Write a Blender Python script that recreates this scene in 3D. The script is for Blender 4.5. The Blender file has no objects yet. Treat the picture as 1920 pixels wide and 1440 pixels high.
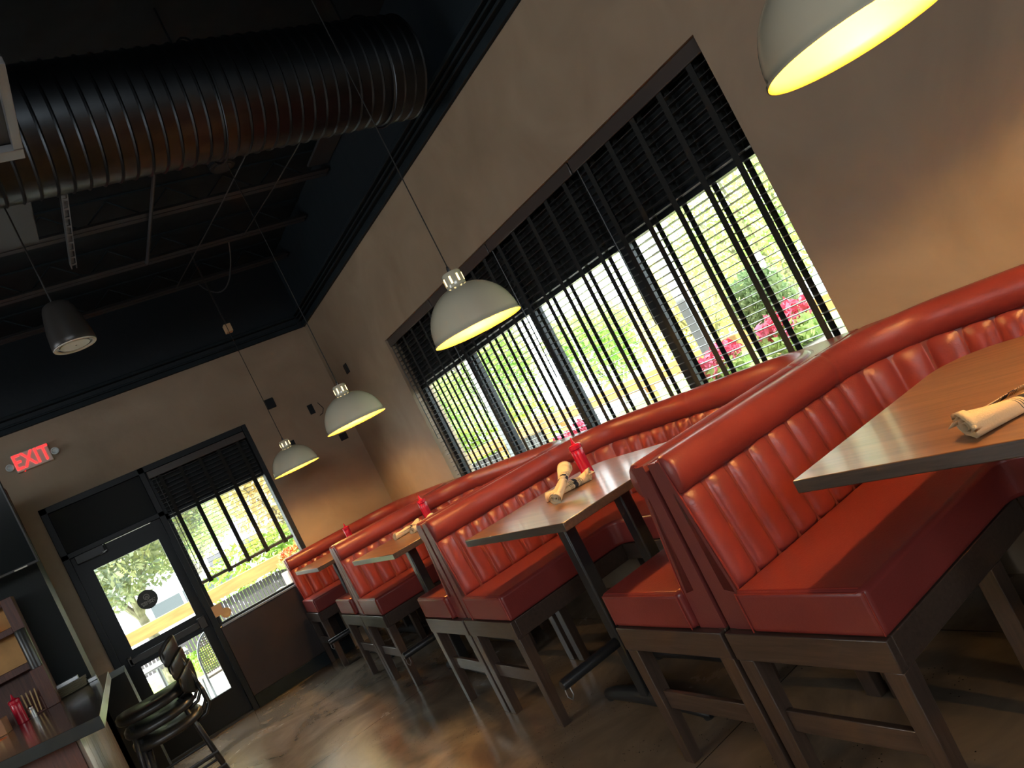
import bpy, bmesh, math, random
import numpy as np
from mathutils import Vector, Matrix, Euler
PI = math.pi
C = bpy.context.scene.collection
SC = bpy.context.scene

# ------------------------------------------------------------------ camera
cam_d = bpy.data.cameras.new('camera'); cam = bpy.data.objects.new('camera', cam_d); C.objects.link(cam)
_r = Vector((0.76634443, -0.45565298, -0.4528759)); _u = Vector((0.37424694, -0.25633441, 0.89119689)); _f = Vector((0.5221642, 0.85245119, 0.02591371))
m = Matrix(((_r.x, _u.x, -_f.x, 0), (_r.y, _u.y, -_f.y, 0), (_r.z, _u.z, -_f.z, 1.5), (0, 0, 0, 1)))
cam.matrix_world = m
cam_d.sensor_width = 36; cam_d.lens = 1372.2 / 1920 * 36; cam_d.clip_start = .02; cam_d.clip_end = 200
SC.camera = cam
# ------------------------------------------------------------------ sky, sun, exposure
SC.view_settings.view_transform = 'Standard'; SC.view_settings.look = 'None'
SC.view_settings.gamma = 1; SC.view_settings.use_curve_mapping = False
SC.view_settings.exposure = 1.05
w = bpy.data.worlds.new('sky'); SC.world = w; w.use_nodes = True
wn = w.node_tree; wn.nodes.clear()
bg = wn.nodes.new('ShaderNodeBackground'); wo = wn.nodes.new('ShaderNodeOutputWorld')
bg.inputs[0].default_value = (.90, .96, 1.0, 1); bg.inputs[1].default_value = 4.2
wn.links.new(bg.outputs[0], wo.inputs[0])
sd = bpy.data.lights.new('sun', 'SUN'); sd.energy = 9; sd.angle = .01; sd.color = (1, .93, .8)
sun = bpy.data.objects.new('sun', sd); C.objects.link(sun)
sun.rotation_euler = Vector((.55, .35, -.95)).to_track_quat('-Z', 'Y').to_euler()   # comes over the roof from behind the bar
def portal(name, loc, rot, sx, sy):      # guides the sky light through a window or an added wall opening; gives off nothing itself
    l = bpy.data.lights.new(name, 'AREA'); l.shape = 'RECTANGLE'; l.size = sx; l.size_y = sy; l.cycles.is_portal = True
    o = bpy.data.objects.new(name, l); C.objects.link(o); o.location = loc; o.rotation_euler = rot
portal('portal_left', (-6.1, 4.1, 2.35), (0, -PI / 2, 0), 1.3, 3.0)
portal('portal_front', (-2.3, -5.1, 2.95), (PI / 2, 0, 0), 5.8, 1.3)
portal('portal_long_window', (3.02, 4.04, 1.5), (0, PI / 2, 0), 1.06, 4.24)
portal('portal_back', (.7, 8.2, 1.1), (-PI / 2, 0, 0), 1.9, 2.0)

# ------------------------------------------------------------------ materials
def mat(name, col, rough=.5, metal=0, noise=0, nscale=8, bump=0, bscale=60, coat=0, spec=.5, emit=None, estr=0, stretch=(1, 1, 1), rnoise=0, col2=None, trans=0):
    mt = bpy.data.materials.new(name); mt.use_nodes = True; nt = mt.node_tree
    b = nt.nodes['Principled BSDF']
    b.inputs['Base Color'].default_value = (*col, 1); b.inputs['Roughness'].default_value = rough
    b.inputs['Metallic'].default_value = metal; b.inputs['Coat Weight'].default_value = coat
    b.inputs['Coat Roughness'].default_value = .12; b.inputs['Specular IOR Level'].default_value = spec
    if emit: b.inputs['Emission Color'].default_value = (*emit, 1); b.inputs['Emission Strength'].default_value = estr
    if trans: b.inputs['Transmission Weight'].default_value = trans
    tc = nt.nodes.new('ShaderNodeTexCoord'); mp = nt.nodes.new('ShaderNodeMapping')
    mp.inputs['Scale'].default_value = stretch
    nt.links.new(tc.outputs['Object'], mp.inputs[0])
    if noise or col2 or rnoise:
        n = nt.nodes.new('ShaderNodeTexNoise'); n.inputs['Scale'].default_value = nscale; n.inputs['Detail'].default_value = 6
        nt.links.new(mp.outputs[0], n.inputs['Vector'])
        if noise or col2:
            c2 = col2 if col2 else tuple(max(0, c * (1 - noise)) for c in col)
            c1 = col if col2 else tuple(min(1, c * (1 + noise)) for c in col)
            r = nt.nodes.new('ShaderNodeValToRGB'); r.color_ramp.elements[0].position = .35; r.color_ramp.elements[1].position = .65
            r.color_ramp.elements[0].color = (*c2, 1); r.color_ramp.elements[1].color = (*c1, 1)
            nt.links.new(n.outputs[0], r.inputs[0]); nt.links.new(r.outputs[0], b.inputs['Base Color'])
        if rnoise:
            mr = nt.nodes.new('ShaderNodeMapRange'); mr.inputs[1].default_value = .3; mr.inputs[2].default_value = .7
            mr.inputs[3].default_value = max(.03, rough - rnoise); mr.inputs[4].default_value = rough + rnoise
            nt.links.new(n.outputs[0], mr.inputs[0]); nt.links.new(mr.outputs[0], b.inputs['Roughness'])
    if bump:
        n2 = nt.nodes.new('ShaderNodeTexNoise'); n2.inputs['Scale'].default_value = bscale; n2.inputs['Detail'].default_value = 4
        nt.links.new(mp.outputs[0], n2.inputs['Vector'])
        bp = nt.nodes.new('ShaderNodeBump'); bp.inputs['Strength'].default_value = bump; bp.inputs['Distance'].default_value = .01
        nt.links.new(n2.outputs[0], bp.inputs['Height']); nt.links.new(bp.outputs[0], b.inputs['Normal'])
    return mt

def wood(name, c1, c2, rough=.3, axis=0, scale=5, coat=.3):
    mt = mat(name, c1, rough, coat=coat); nt = mt.node_tree; b = nt.nodes['Principled BSDF']
    mp = [n for n in nt.nodes if n.type == 'MAPPING'][0]
    s = [14, 14, 14]; s[axis] = .9; mp.inputs['Scale'].default_value = s
    n = nt.nodes.new('ShaderNodeTexNoise'); n.inputs['Scale'].default_value = scale; n.inputs['Detail'].default_value = 8; n.inputs['Roughness'].default_value = .65; n.inputs['Distortion'].default_value = .8
    nt.links.new(mp.outputs[0], n.inputs['Vector'])
    r = nt.nodes.new('ShaderNodeValToRGB'); r.color_ramp.elements[0].position = .32; r.color_ramp.elements[1].position = .66
    r.color_ramp.elements[0].color = (*c2, 1); r.color_ramp.elements[1].color = (*c1, 1)
    nt.links.new(n.outputs[0], r.inputs[0]); nt.links.new(r.outputs[0], b.inputs['Base Color'])
    bp = nt.nodes.new('ShaderNodeBump'); bp.inputs['Strength'].default_value = .12; bp.inputs['Distance'].default_value = .004
    nt.links.new(n.outputs[0], bp.inputs['Height']); nt.links.new(bp.outputs[0], b.inputs['Normal'])
    return mt

M = {}
M['vinyl'] = mat('red_vinyl', (.24, .038, .033), .34, noise=.10, nscale=3, bump=.10, bscale=140, rnoise=.05)
M['piping'] = mat('red_piping', (.30, .04, .03), .28)
M['panel_vinyl'] = mat('panel_vinyl', (.20, .045, .04), .34, noise=.08, nscale=4, bump=.1, bscale=140)  # same vinyl as the seats, its mauve sheen mixed into the colour
M['frame_wood'] = wood('frame_wood', (.075, .05, .038), (.04, .027, .021), .34, axis=1, coat=.3)
M['leg_wood'] = wood('leg_wood', (.075, .05, .038), (.04, .027, .021), .34, axis=2, coat=.3)
M['table_wood'] = wood('table_wood', (.25, .12, .058), (.12, .055, .028), .29, axis=1, scale=2.2, coat=.25)
M['table_edge'] = wood('table_edge', (.09, .065, .05), (.05, .035, .028), .35, axis=1)
M['black_metal'] = mat('black_metal', (.018, .02, .022), .35, spec=.5)
M['black_paint'] = mat('black_paint', (.012, .020, .025), .6, noise=.15, spec=.2)
M['blind'] = mat('blind_slat', (.035, .033, .033), .35, spec=.6)
M['blind_rail'] = mat('blind_rail', (.06, .05, .045), .3)
M['tape'] = mat('ladder_tape', (.012, .014, .013), .9)
M['frame_dark'] = mat('window_frame', (.010, .014, .018), .4, spec=.25)
M['dark_infill'] = mat('dark_infill', (.015, .018, .019), .6, spec=.2)
M['enamel'] = mat('enamel_shade', (.62, .58, .44), .12, coat=.5)
M['enamel_in'] = mat('enamel_inside', (.60, .42, .06), .5)  # yellow of the lamp glow is put into the inner colour
M['bulb'] = mat('bulb', (1, 1, 1), .5, emit=(1, .60, .24), estr=520)
M['slot'] = mat('glowing_slot', (1, .8, .4), .5, emit=(1, .72, .32), estr=1.6)  # emission stands in for bulb light leaking through the neck
M['cord'] = mat('cord', (.01, .01, .01), .6)
M['chrome'] = mat('chrome', (.6, .6, .6), .15, 1)
M['duct'] = mat('duct_metal', (.05, .056, .062), .36, 1, noise=.25, nscale=3)
M['steel'] = mat('painted_steel', (.05, .055, .06), .45, .3)
M['steel_light'] = mat('galvanised_steel', (.3, .31, .32), .4, .8)
M['ketchup'] = mat('ketchup_bottle', (.55, .008, .035), .25, trans=.15)
M['napkin'] = mat('napkin_plain', (.72, .58, .38), .9, bump=.2, bscale=300)
M['white_lid'] = mat('white_plastic', (.75, .75, .72), .4)
M['paper'] = mat('beige_paper', (.55, .36, .2), .7)
M['disc'] = mat('decal_disc', (.02, .025, .02), .5)
M['decal_white'] = mat('decal_white', (.55, .55, .5), .6)
M['exit_box'] = mat('exit_box', (.62, .56, .48), .5)
M['exit_red'] = mat('exit_red', (.8, .02, .02), .5, emit=(1, .012, .012), estr=2.6)
M['screen'] = mat('tv_screen', (.008, .012, .014), .15, spec=.25)
M['dark_wood_panel'] = mat('dark_wood_panel', (.018, .010, .009), .42, noise=.25, nscale=5)
M['counter_top'] = wood('counter_top', (.045, .028, .02), (.02, .013, .01), .22, axis=1, coat=.6)
M['counter_edge'] = mat('counter_edge', (.33, .36, .34), .3)
M['red_wood'] = wood('red_wood', (.11, .035, .022), (.05, .016, .012), .5, axis=2, coat=0)
M['grey_plank'] = wood('grey_plank', (.34, .30, .26), (.15, .12, .10), .5, axis=2, scale=3)
M['lamp_lit_wall'] = mat('lamp_lit_wall', (.62, .34, .12), .7, noise=.1)  # orange lamp glow put into the wall colour
M['stool_seat'] = mat('stool_seat', (.018, .019, .018), .32)
M['plate_white'] = mat('plate_white', (.62, .57, .45), .25)
M['card'] = mat('cardboard', (.33, .16, .08), .7)
M['orange'] = mat('orange_paper', (.8, .16, .03), .6)
M['kraft'] = mat('kraft_paper', (.58, .40, .2), .8, noise=.15)
M['speaker'] = mat('speaker_body', (.028, .026, .024), .35)
M['grille'] = mat('speaker_grille', (.62, .70, .70), .5)
# outdoors
M['concrete'] = mat('patio_concrete', (.62, .61, .58), .8, noise=.08, nscale=2)
M['grass'] = mat('grass', (.25, .36, .06), .9, noise=.3, nscale=6)
M['asphalt'] = mat('car_park', (.55, .55, .55), .9, noise=.1)
M['fence_wood'] = mat('fence_wood', (.42, .23, .075), .7, noise=.15, nscale=3, stretch=(1, 8, 8))
M['fence_panel'] = mat('fence_panel', (.085, .08, .09), .6)
M['tree_green'] = mat('leaves_green', (.27, .46, .13), .6, col2=(.50, .60, .22), nscale=2.5)
M['tree_dark'] = mat('leaves_dark', (.15, .25, .12), .6, col2=(.3, .36, .16), nscale=2)
M['tree_autumn'] = mat('leaves_autumn', (.70, .48, .28), .6, col2=(.52, .52, .22), nscale=1.0)
M['tree_grey'] = mat('leaves_grey', (.17, .21, .18), .6, col2=(.34, .35, .15), nscale=2.2)
M['hedge'] = mat('hedge_leaves', (.20, .36, .07), .6, col2=(.40, .46, .09), nscale=2)
for k in ('tree_green', 'tree_dark', 'tree_autumn', 'tree_grey', 'hedge'):
    nt = M[k].node_tree; b = nt.nodes['Principled BSDF']; o = nt.nodes['Material Output']
    tl = nt.nodes.new('ShaderNodeBsdfTranslucent'); mx = nt.nodes.new('ShaderNodeMixShader'); mx.inputs[0].default_value = .45
    src = b.inputs['Base Color'].links[0].from_socket; nt.links.new(src, tl.inputs[0])
    nt.links.new(b.outputs[0], mx.inputs[1]); nt.links.new(tl.outputs[0], mx.inputs[2]); nt.links.new(mx.outputs[0], o.inputs[0])
M['bark'] = mat('bark', (.22, .19, .15), .9, noise=.3, nscale=12)
M['flower'] = mat('petals', (.8, .10, .16), .6, col2=(.75, .18, .30), nscale=9)
M['flower_warm'] = mat('warm_petals', (.85, .35, .08), .6, col2=(.75, .07, .05), nscale=9)
M['pot'] = mat('planter', (.25, .22, .2), .7)
M['post_grey'] = mat('grey_post', (.30, .32, .34), .7)
M['bistro'] = mat('bistro_metal', (.35, .37, .38), .3, .7)
M['wicker'] = mat('wicker', (.30, .25, .20), .7)
M['van'] = mat('van_paint', (.62, .65, .68), .25, coat=.5)
M['van_glass'] = mat('van_glass', (.06, .07, .075), .35, spec=.2)
M['tyre'] = mat('tyre', (.03, .03, .03), .8)
M['red_lamp'] = mat('tail_lamp', (.7, .03, .03), .3)
M['house'] = mat('pale_wall', (.5, .52, .5), .8)

def glass_mat():
    mt = bpy.data.materials.new('window_glass'); mt.use_nodes = True; nt = mt.node_tree; nt.nodes.clear()
    o = nt.nodes.new('ShaderNodeOutputMaterial'); t = nt.nodes.new('ShaderNodeBsdfTransparent'); g = nt.nodes.new('ShaderNodeBsdfGlossy')
    g.inputs['Roughness'].default_value = .02; t.inputs[0].default_value = (.93, .96, .95, 1)
    lw_ = nt.nodes.new('ShaderNodeLayerWeight'); lw_.inputs[0].default_value = .5; f = nt.nodes.new('ShaderNodeMath'); f.operation = 'POWER'; f.inputs[1].default_value = 4.5; nt.links.new(lw_.outputs['Facing'], f.inputs[0])
    mx = nt.nodes.new('ShaderNodeMixShader'); nt.links.new(f.outputs[0], mx.inputs[0]); nt.links.new(t.outputs[0], mx.inputs[1]); nt.links.new(g.outputs[0], mx.inputs[2]); nt.links.new(mx.outputs[0], o.inputs[0])
    return mt
M['glass'] = glass_mat()

def plaster():
    mt = mat('plaster_wall', (.33, .245, .165), .58, bump=.6, bscale=6); nt = mt.node_tree; b = nt.nodes['Principled BSDF']
    tc = [n for n in nt.nodes if n.type == 'TEX_COORD'][0]
    n1 = nt.nodes.new('ShaderNodeTexNoise'); n1.inputs['Scale'].default_value = 1.6; n1.inputs['Detail'].default_value = 9; n1.inputs['Distortion'].default_value = 1.2
    nt.links.new(tc.outputs['Object'], n1.inputs['Vector'])
    r = nt.nodes.new('ShaderNodeValToRGB'); r.color_ramp.elements[0].position = .3; r.color_ramp.elements[1].position = .72
    r.color_ramp.elements[0].color = (.285, .212, .142, 1); r.color_ramp.elements[1].color = (.37, .285, .195, 1)
    nt.links.new(n1.outputs[0], r.inputs[0])
    nt.links.new(r.outputs[0], b.inputs['Base Color'])
    return mt
M['plaster'] = plaster()

def floor_mat():
    mt = mat('polished_concrete', (.15, .11, .08), .2); nt = mt.node_tree; b = nt.nodes['Principled BSDF']
    tc = [n for n in nt.nodes if n.type == 'TEX_COORD'][0]
    n1 = nt.nodes.new('ShaderNodeTexNoise'); n1.inputs['Scale'].default_value = 1.7; n1.inputs['Detail'].default_value = 9; n1.inputs['Distortion'].default_value = .9; n1.inputs['Roughness'].default_value = .62
    nt.links.new(tc.outputs['Object'], n1.inputs['Vector'])
    r = nt.nodes.new('ShaderNodeValToRGB'); e = r.color_ramp.elements
    e[0].position = .28; e[0].color = (.10, .085, .068, 1); e[1].position = .75; e[1].color = (.30, .225, .155, 1)
    k = e.new(.5); k.color = (.19, .148, .108, 1)
    nt.links.new(n1.outputs[0], r.inputs[0])
    # saw-cut joints
    sp = nt.nodes.new('ShaderNodeSeparateXYZ'); nt.links.new(tc.outputs['Object'], sp.inputs[0])
    prev = r.outputs[0]
    for ax, off, per in (('Y', .55, 2.9), ('X', .55, 2.9)):
        a = nt.nodes.new('ShaderNodeMath'); a.operation = 'ADD'; a.inputs[1].default_value = 50 * per + off; nt.links.new(sp.outputs[ax], a.inputs[0])
        md = nt.nodes.new('ShaderNodeMath'); md.operation = 'MODULO'; md.inputs[1].default_value = per; nt.links.new(a.outputs[0], md.inputs[0])
        lt = nt.nodes.new('ShaderNodeMath'); lt.operation = 'LESS_THAN'; lt.inputs[1].default_value = .006; nt.links.new(md.outputs[0], lt.inputs[0])
        mx = nt.nodes.new('ShaderNodeMixRGB'); mx.inputs[2].default_value = (.03, .025, .02, 1)
        nt.links.new(lt.outputs[0], mx.inputs[0]); nt.links.new(prev, mx.inputs[1]); prev = mx.outputs[0]
    # pitted specks
    vo = nt.nodes.new('ShaderNodeTexVoronoi'); vo.inputs['Scale'].default_value = 55; nt.links.new(tc.outputs['Object'], vo.inputs['Vector'])
    l2 = nt.nodes.new('ShaderNodeMath'); l2.operation = 'LESS_THAN'; l2.inputs[1].default_value = .14; nt.links.new(vo.outputs['Distance'], l2.inputs[0])
    n3 = nt.nodes.new('ShaderNodeTexNoise'); n3.inputs['Scale'].default_value = 2.3; nt.links.new(tc.outputs['Object'], n3.inputs['Vector'])
    g3 = nt.nodes.new('ShaderNodeMath'); g3.operation = 'GREATER_THAN'; g3.inputs[1].default_value = .56; nt.links.new(n3.outputs[0], g3.inputs[0])
    m3 = nt.nodes.new('ShaderNodeMath'); m3.operation = 'MULTIPLY'; nt.links.new(l2.outputs[0], m3.inputs[0]); nt.links.new(g3.outputs[0], m3.inputs[1])
    mx = nt.nodes.new('ShaderNodeMixRGB'); mx.inputs[2].default_value = (.025, .02, .017, 1)
    nt.links.new(m3.outputs[0], mx.inputs[0]); nt.links.new(prev, mx.inputs[1]); nt.links.new(mx.outputs[0], b.inputs['Base Color'])
    mr = nt.nodes.new('ShaderNodeMapRange'); mr.inputs[1].default_value = .3; mr.inputs[2].default_value = .7; mr.inputs[3].default_value = .14; mr.inputs[4].default_value = .30
    nt.links.new(n1.outputs[0], mr.inputs[0]); nt.links.new(mr.outputs[0], b.inputs['Roughness'])
    return mt
M['floor'] = floor_mat()

def napkin_mat():
    mt = mat('striped_napkin', (.78, .60, .36), .9, bump=.25, bscale=250); nt = mt.node_tree; b = nt.nodes['Principled BSDF']
    tc = [n for n in nt.nodes if n.type == 'TEX_COORD'][0]
    sp = nt.nodes.new('ShaderNodeSeparateXYZ'); nt.links.new(tc.outputs['Object'], sp.inputs[0])
    a0 = nt.nodes.new('ShaderNodeMath'); a0.operation = 'MULTIPLY_ADD'; a0.inputs[1].default_value = .55; nt.links.new(sp.outputs[1], a0.inputs[0]); nt.links.new(sp.outputs[0], a0.inputs[2])
    r = nt.nodes.new('ShaderNodeValToRGB'); r.color_ramp.interpolation = 'CONSTANT'; e = r.color_ramp.elements
    mr = nt.nodes.new('ShaderNodeMapRange'); mr.inputs[1].default_value = -.12; mr.inputs[2].default_value = .12
    nt.links.new(a0.outputs[0], mr.inputs[0]); nt.links.new(mr.outputs[0], r.inputs[0])
    base = (.78, .60, .36, 1); dk = (.035, .035, .04, 1)
    stops = [(0, base), (.46, dk), (.468, base), (.485, dk), (.493, base), (.51, dk), (.518, base), (.55, dk), (.62, base), (.65, dk), (.658, base), (.675, dk), (.683, base), (.70, dk), (.708, base)]
    e[0].position = 0; e[0].color = base; e[1].position = 1; e[1].color = base
    for p, c in stops[1:]:
        k = e.new(p); k.color = c
    nt.links.new(r.outputs[0], b.inputs['Base Color'])
    return mt
M['stripes'] = napkin_mat()

# ------------------------------------------------------------------ object helpers
def tag(o, label, cat=None, group=None, kind=None):
    if label: o['label'] = label
    if cat: o['category'] = cat
    if group: o['group'] = group
    if kind: o['kind'] = kind
    return o
def thing(name, label, cat, loc=(0, 0, 0), rz=0, group=None):
    o = bpy.data.objects.new(name, None); C.objects.link(o); o.location = loc; o.rotation_euler = (0, 0, rz); o.empty_display_size = .1
    return tag(o, label, cat, group)

class MB:
    def __init__(s): s.v = []; s.f = []; s.mi = []; s.cur = 0
    def add(s, vs, fs):
        b = len(s.v); s.v += [tuple(v) for v in vs]; s.f += [tuple(b + i for i in f) for f in fs]; s.mi += [s.cur] * len(fs); return s
    def box(s, x0, x1, y0, y1, z0, z1):
        v = [(x, y, z) for z in (z0, z1) for y in (y0, y1) for x in (x0, x1)]
        return s.add(v, [(0, 2, 3, 1), (4, 5, 7, 6), (0, 1, 5, 4), (2, 6, 7, 3), (0, 4, 6, 2), (1, 3, 7, 5)])
    def taper(s, c0, s0, c1, s1):      # square post from centre c0 (half sizes s0) to c1 (s1)
        v = []
        for c, h in ((c0, s0), (c1, s1)):
            v += [(c[0] - h[0], c[1] - h[1], c[2]), (c[0] + h[0], c[1] - h[1], c[2]), (c[0] + h[0], c[1] + h[1], c[2]), (c[0] - h[0], c[1] + h[1], c[2])]
        return s.add(v, [(3, 2, 1, 0), (4, 5, 6, 7), (0, 1, 5, 4), (1, 2, 6, 5), (2, 3, 7, 6), (3, 0, 4, 7)])
    def tube(s, pts, r, n=10, cap=True):
        pts = [Vector(p) for p in pts]; rr = r if hasattr(r, '__len__') else [r] * len(pts)
        vs = []; prev = None
        for i, p in enumerate(pts):
            d = (pts[min(i + 1, len(pts) - 1)] - pts[max(i - 1, 0)]).normalized()
            if prev is None:
                a = Vector((0, 0, 1)) if abs(d.z) < .9 else Vector((1, 0, 0)); a = (a - d * a.dot(d)).normalized()
            else: a = (prev - d * prev.dot(d)).normalized()
            prev = a; b = d.cross(a)
            for k in range(n):
                t = 2 * PI * k / n; vs.append(p + (a * math.cos(t) + b * math.sin(t)) * rr[i])
        fs = []
        for i in range(len(pts) - 1):
            for k in range(n):
                fs.append((i * n + k, i * n + (k + 1) % n, (i + 1) * n + (k + 1) % n, (i + 1) * n + k))
        if cap: fs.append(tuple(range(n - 1, -1, -1))); fs.append(tuple((len(pts) - 1) * n + k for k in range(n)))
        return s.add(vs, fs)
    def lathe(s, prof, n=40, c=(0, 0, 0), closed=False):
        vs = []; m_ = len(prof)
        for r, z in prof:
            for k in range(n):
                t = 2 * PI * k / n; vs.append((c[0] + r * math.cos(t), c[1] + r * math.sin(t), c[2] + z))
        fs = []
        for i in range(m_ - 1 if not closed else m_):
            j = (i + 1) % m_
            for k in range(n): fs.append((i * n + k, i * n + (k + 1) % n, j * n + (k + 1) % n, j * n + k))
        return s.add(vs, fs)
    def prism(s, poly, z0, z1):
        n = len(poly); v = [(p[0], p[1], z0) for p in poly] + [(p[0], p[1], z1) for p in poly]
        return s.add(v, [tuple(range(n - 1, -1, -1)), tuple(range(n, 2 * n))] + [(i, (i + 1) % n, n + (i + 1) % n, n + i) for i in range(n)])
    def quadstrip(s, rows, close=False):
        n = len(rows[0]); v = [p for r in rows for p in r]; fs = []
        for i in range(len(rows) - 1):
            for k in range(n if close else n - 1):
                fs.append((i * n + k, i * n + (k + 1) % n, (i + 1) * n + (k + 1) % n, (i + 1) * n + k))
        return s.add(v, fs)
    def build(s, name, mt, parent=None, smooth=False, bevel=0, seg=2, org=(0, 0, 0), loc=None, fix=True):
        me = bpy.data.meshes.new(name)
        vs = [(v[0] - org[0], v[1] - org[1], v[2] - org[2]) for v in s.v] if org != (0, 0, 0) else s.v
        me.from_pydata(vs, [], s.f)
        mts = mt if isinstance(mt, (list, tuple)) else [mt]
        for q in mts: me.materials.append(M[q] if isinstance(q, str) else q)
        for p, i in zip(me.polygons, s.mi): p.material_index = i
        if fix:
            bm = bmesh.new(); bm.from_mesh(me); bmesh.ops.recalc_face_normals(bm, faces=bm.faces); bm.to_mesh(me); bm.free()
        if smooth:
            for p in me.polygons: p.use_smooth = True
            if smooth != 'full':
                me.set_sharp_from_angle(angle=math.radians(38))
        me.update()
        o = bpy.data.objects.new(name, me); C.objects.link(o)
        if parent is not None: o.parent = parent
        if loc: o.location = loc
        if bevel:
            md = o.modifiers.new('bevel', 'BEVEL'); md.width = bevel; md.segments = seg; md.limit_method = 'ANGLE'; md.angle_limit = math.radians(40); md.harden_normals = False
            if not smooth:
                for p in me.polygons: p.use_smooth = True
                me.set_sharp_from_angle(angle=math.radians(50))
        return o
def copy_tree(o, parent=None):
    c = o.copy(); C.objects.link(c)
    if parent is not None: c.parent = parent
    for ch in list(o.children): copy_tree(ch, c)
    return c
def box_obj(name, mt, x0, x1, y0, y1, z0, z1, parent=None, bevel=0, org=(0, 0, 0)):
    return MB().box(x0, x1, y0, y1, z0, z1).build(name, mt, parent, bevel=bevel, org=org)
def struct(o): o['kind'] = 'structure'; return o
def text(name, body, size, mt, parent, mtx, extrude=.0005):
    cu = bpy.data.curves.new('lettering', 'FONT'); cu.body = body; cu.size = size; cu.align_x = 'CENTER'; cu.align_y = 'CENTER'; cu.extrude = extrude; cu.space_line = .85
    t = bpy.data.objects.new('lettering', cu); C.objects.link(t); bpy.context.view_layer.update()
    me = bpy.data.meshes.new_from_object(t.evaluated_get(bpy.context.evaluated_depsgraph_get()))
    bpy.data.objects.remove(t); me.transform(mtx); me.materials.clear(); me.materials.append(M[mt])
    o = bpy.data.objects.new(name, me); C.objects.link(o); o.parent = parent; return o

# ================================================================== THE SETTING
WX = 2.764; BY = 7.94; HB = 3.35; HC = 4.2
Y0, Y1 = 1.918, 6.162; Z0, Z1 = .97, 2.555
WT = .22
def wallseg(mb, *a): mb.box(*a)
struct(box_obj('floor', 'floor', -6, WX + WT, -5, BY + WT, -.12, 0))
struct(box_obj('ceiling', 'black_paint', -6, WX + WT, -5, BY + WT, HC, HC + .15))
w1 = MB()
w1.box(WX, WX + WT, -5, Y0, 0, HC); w1.box(WX, WX + WT, Y1, BY + WT, 0, HC); w1.box(WX, WX + WT, Y0, Y1, 0, Z0); w1.box(WX, WX + WT, Y0, Y1, Z1, HC)
def two_tone():
    # plaster below the paint line, black paint above it
    mt = M['plaster'].copy(); mt.name = 'plaster_with_black_band'; nt = mt.node_tree; b = nt.nodes['Principled BSDF']
    tc = [n for n in nt.nodes if n.type == 'TEX_COORD'][0]
    sp = nt.nodes.new('ShaderNodeSeparateXYZ'); nt.links.new(tc.outputs['Object'], sp.inputs[0])
    gt = nt.nodes.new('ShaderNodeMath'); gt.operation = 'GREATER_THAN'; gt.inputs[1].default_value = HB; nt.links.new(sp.outputs[2], gt.inputs[0])
    mx = nt.nodes.new('ShaderNodeMixRGB'); mx.inputs[2].default_value = (.006, .013, .019, 1)
    old = b.inputs['Base Color'].links[0].from_socket
    nt.links.new(gt.outputs[0], mx.inputs[0]); nt.links.new(old, mx.inputs[1]); nt.links.new(mx.outputs[0], b.inputs['Base Color'])
    return mt
M['wall2'] = two_tone()
struct(w1.build('wall_right', 'wall2'))
DX0, DX1, DZ = -.264, 1.706, 2.595
w2 = MB()
w2.box(-6, DX0, BY, BY + WT, 0, HC); w2.box(DX1, WX, BY, BY + WT, 0, HC); w2.box(DX0, DX1, BY, BY + WT, DZ, HC)
struct(w2.build('wall_back', 'wall2'))
wl_ = MB(); wl_.box(-6.2, -6, -5, -4, 0, HC); wl_.box(-6.2, -6, 5.6, BY + WT, 0, HC); wl_.box(-6.2, -6, -4, 2.6, 0, HC); wl_.box(-6.2, -6, 2.6, 5.6, 0, 1.7); wl_.box(-6.2, -6, 2.6, 5.6, 3.0, HC)  # unseen wall, its opening added to let in sky light as fill
struct(wl_.build('wall_left', 'wall2'))
w3 = MB(); w3.box(-6, -5.2, -5.2, -5, 0, HC); w3.box(.6, WX + WT, -5.2, -5, 0, HC); w3.box(-5.2, .6, -5.2, -5, 0, 2.3); w3.box(-5.2, .6, -5.2, -5, 3.6, HC)  # high opening in this unseen wall added to brighten the room
struct(w3.build('wall_front', 'wall2'))
# trims along the top of the plaster
t1 = MB()
for z, d, h in ((3.352, .028, .05), (3.425, .05, .018), (3.465, .062, .014), (3.50, .075, .03)):
    t1.box(WX - d, WX, -5, BY - .001, z, z + h)
struct(t1.build('trim_1', 'black_paint', bevel=.004))
t2 = MB()
for z, d, h in ((3.352, .028, .05), (3.40, .05, .018), (3.47, .07, .03)):
    t2.box(-6, WX - .08, BY - d, BY, z, z + h)
struct(t2.build('trim_2', 'black_paint', bevel=.004))

# ---- long window in the right wall
GX = WX + .14
win = bpy.data.objects.new('window_1', None); C.objects.link(win); win.location = (GX, (Y0 + Y1) / 2, Z0); struct(win)
O1 = (GX, (Y0 + Y1) / 2, Z0)
wf = MB()
wf.box(GX - .03, GX + .03, Y0, Y1, Z0, Z0 + .06); wf.box(GX - .03, GX + .03, Y0, Y1, Z1 - .06, Z1)
wf.box(GX - .03, GX + .03, Y0, Y0 + .05, Z0, Z1); wf.box(GX - .03, GX + .03, Y1 - .05, Y1, Z0, Z1)
wf.box(GX - .03, GX + .03, Y0, Y1, 2.0, 2.06)
WP = (Y1 - Y0) / 4
for k in (1, 2, 3): wf.box(GX - .04, GX + .04, Y0 + WP * k - .035, Y0 + WP * k + .035, Z0, Z1)
wf.build('window_frame', 'frame_dark', win, bevel=.004, org=O1)
for k in range(4):
    box_obj('glass_pane', 'glass', GX - .004, GX + .004, Y0 + WP * k + .036, Y0 + WP * (k + 1) - .036, Z0 + .06, 2.0, win, org=O1)
    box_obj('opaque_panel', 'dark_infill', GX - .012, GX + .012, Y0 + WP * k + .036, Y0 + WP * (k + 1) - .036, 2.06, Z1 - .06, win, org=O1)
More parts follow.
